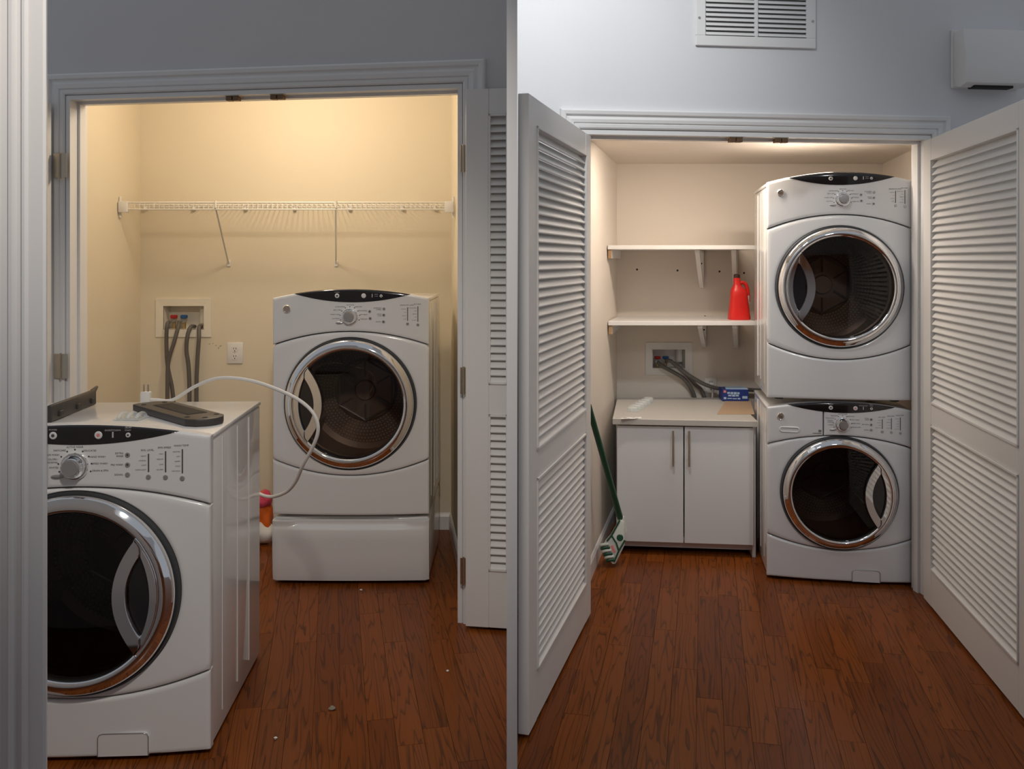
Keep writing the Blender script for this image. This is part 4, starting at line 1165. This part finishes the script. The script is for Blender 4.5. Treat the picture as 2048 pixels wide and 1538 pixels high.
for a in ((-0.028, 0.008, 0.022, 0.006), (0.018, 0.010, 0.016, 0.005), (-0.02, -0.010, 0.03, 0.004), (0.03, -0.012, 0.012, 0.006)):
    MB().box(a[0] - a[2] / 2, a[0] + a[2] / 2, a[1] - a[3] / 2, a[1] + a[3] / 2, 0.0018, 0.0022).build('print_block', 'ink', plt, 0)

# hoses behind the worktop, outlet with white plug
def RP(px, py, off=0.03):
    return P(px, py, RB - off)


rcx, rz0, rhh, rhw = (rbx[0] + rbx[1]) / 2, rbx[2], rbx[3] - rbx[2], (rbx[1] - rbx[0]) / 2
hose('washer_hose', 'grey hose running right from the red valve to behind the worktop', 'hose', [(rcx - 0.62 * rhw - 0.006, RB - 0.013, rz0 + rhh * 0.32), RP(1326, 733, 0.05), RP(1350, 746, 0.055), RP(1368, 758, 0.050), RP(1382, 777, 0.040), RP(1390, 800, 0.030), RP(1392, 850, 0.025)], 0.0110, 'hose')
hose('washer_hose', 'grey hose from the blue valve crossing to the blue carton', 'hose', [(rcx - 0.12 * rhw - 0.004, RB - 0.016, rz0 + rhh * 0.36), RP(1341, 722, 0.085), RP(1366, 742, 0.095), RP(1388, 757, 0.09), RP(1415, 771, 0.08), RP(1445, 778, 0.06), RP(1485, 779, 0.05), RP(1530, 781, 0.05)], 0.0110, 'hose')
hose('drain_hose', 'grey hose dropping steeply behind the worktop', 'hose', [(rcx + 0.45 * rhw, RB + 0.03, rz0 + 0.014), (rcx + 0.50 * rhw, RB - 0.010, rz0 + 0.015), RP(1376, 752, 0.020), RP(1390, 768, 0.020), RP(1404, 782, 0.020), RP(1412, 810, 0.020), RP(1414, 850, 0.020)], 0.0105, 'hose')
ol = outlet('white wall outlet with a plug in it above the worktop', 1409, 1433, 755, 786, RB, 'plastic')
c = P(1421, 768, RB)
pg = thing('power_plug', 'white plug and drooping cord in the outlet above the worktop', 'plug', (c.x, RB - 0.010, c.z))
MB().rbox(-0.013, 0.013, -0.030, -0.001, -0.012, 0.012, 0.005, 2).build('plug_body', 'cord', pg)
MB().tube(smoothpath([(0, -0.028, -0.004), (0.004, -0.030, -0.03), (0.003, -0.024, -0.07), (0.0, -0.020, -0.12)], 5), [0.0065] * 8 + [0.005] * 8, 8).build('cord', 'cord', pg, 60)

# mop leaning in the corner beside the cabinet
mb_ = Vector((X(1226, 4.26), 4.26, 0))
mop = thing('mop', 'green-handled mop with white pad leaning beside the cabinet', 'mop', tuple(mb_))
ht = Vector((0.342, 4.02, 0.80)); hb_ = Vector((X(1242, 4.30), 4.30, Z(1042, 4.30)))
MB().tube([ht - mb_, hb_ - mb_], [0.0135, 0.0150], 12).build('handle', 'green', mop, 60)
MB().tube([hb_ - mb_ + Vector((-0.004, -0.002, 0.02)), hb_ - mb_ + Vector((0.006, 0, -0.05))], [0.019, 0.023], 12).build('socket', 'mopw', mop, 60)
# pad: slab standing on its lower edge, tilted
pcen = (P(1229, 1082, 4.27) - mb_)
def pad_pts(s=1.0):
    return [(s * a, s * b) for a, b in ((-0.054, -0.020), (-0.040, -0.070), (-0.012, -0.1045), (0.002, -0.101), (0.047, -0.014), (0.047, 0.092), (0.026, 0.100), (-0.016, 0.0295), (-0.040, 0.004))]
def to_pad(o, dy=0.0):
    o.location = (pcen.x, pcen.y + dy, pcen.z); o.rotation_euler = (math.radians(-8), 0, 0); return o
pd = to_pad(MB().rprism(pad_pts(), -0.018, 0.018, 'y', 0.005, 2).build('pad', 'mopw', mop))
for a, b in (((-0.038, 0.003), (-0.016, 0.029)), ((-0.016, 0.029), (0.024, 0.098)), ((-0.016, 0.029), (0.006, -0.006)), ((0.006, -0.006), (0.017, -0.040)), ((0.047, 0.007), (0.017, -0.042)), ((0.017, -0.042), (-0.006, -0.092))):
    MB().tube([(a[0], -0.019, a[1]), (b[0], -0.019, b[1])], 0.0045, 6).build('green_piping', 'green', pd)
MB().lathe([(0.016, -0.0185), (0.013, -0.0215), (0, -0.022)], (0.024, 0, 0.018), n=18).build('round_button', 'green', pd)
MB().prism([(-0.022, -0.020), (-0.010, -0.016), (0.004, -0.048), (-0.008, -0.052)], -0.0190, -0.0175, 'y').build('print_patch', 'pinkink', pd, 0)
for i in range(6):
    t = i / 5; a = Vector((-0.052 + 0.030 * t, 0, -0.018 - 0.070 * t))
    MB().tube(smoothpath([(a.x + 0.02, -0.016, a.z + 0.006), (a.x - 0.008, -0.020, a.z + 0.004), (a.x - 0.016, -0.006, a.z - 0.002), (a.x + 0.005, 0.010, a.z)], 4), 0.0075, 8).build('chenille_loop', 'mopw' if i % 2 == 0 else 'green', pd, 60)
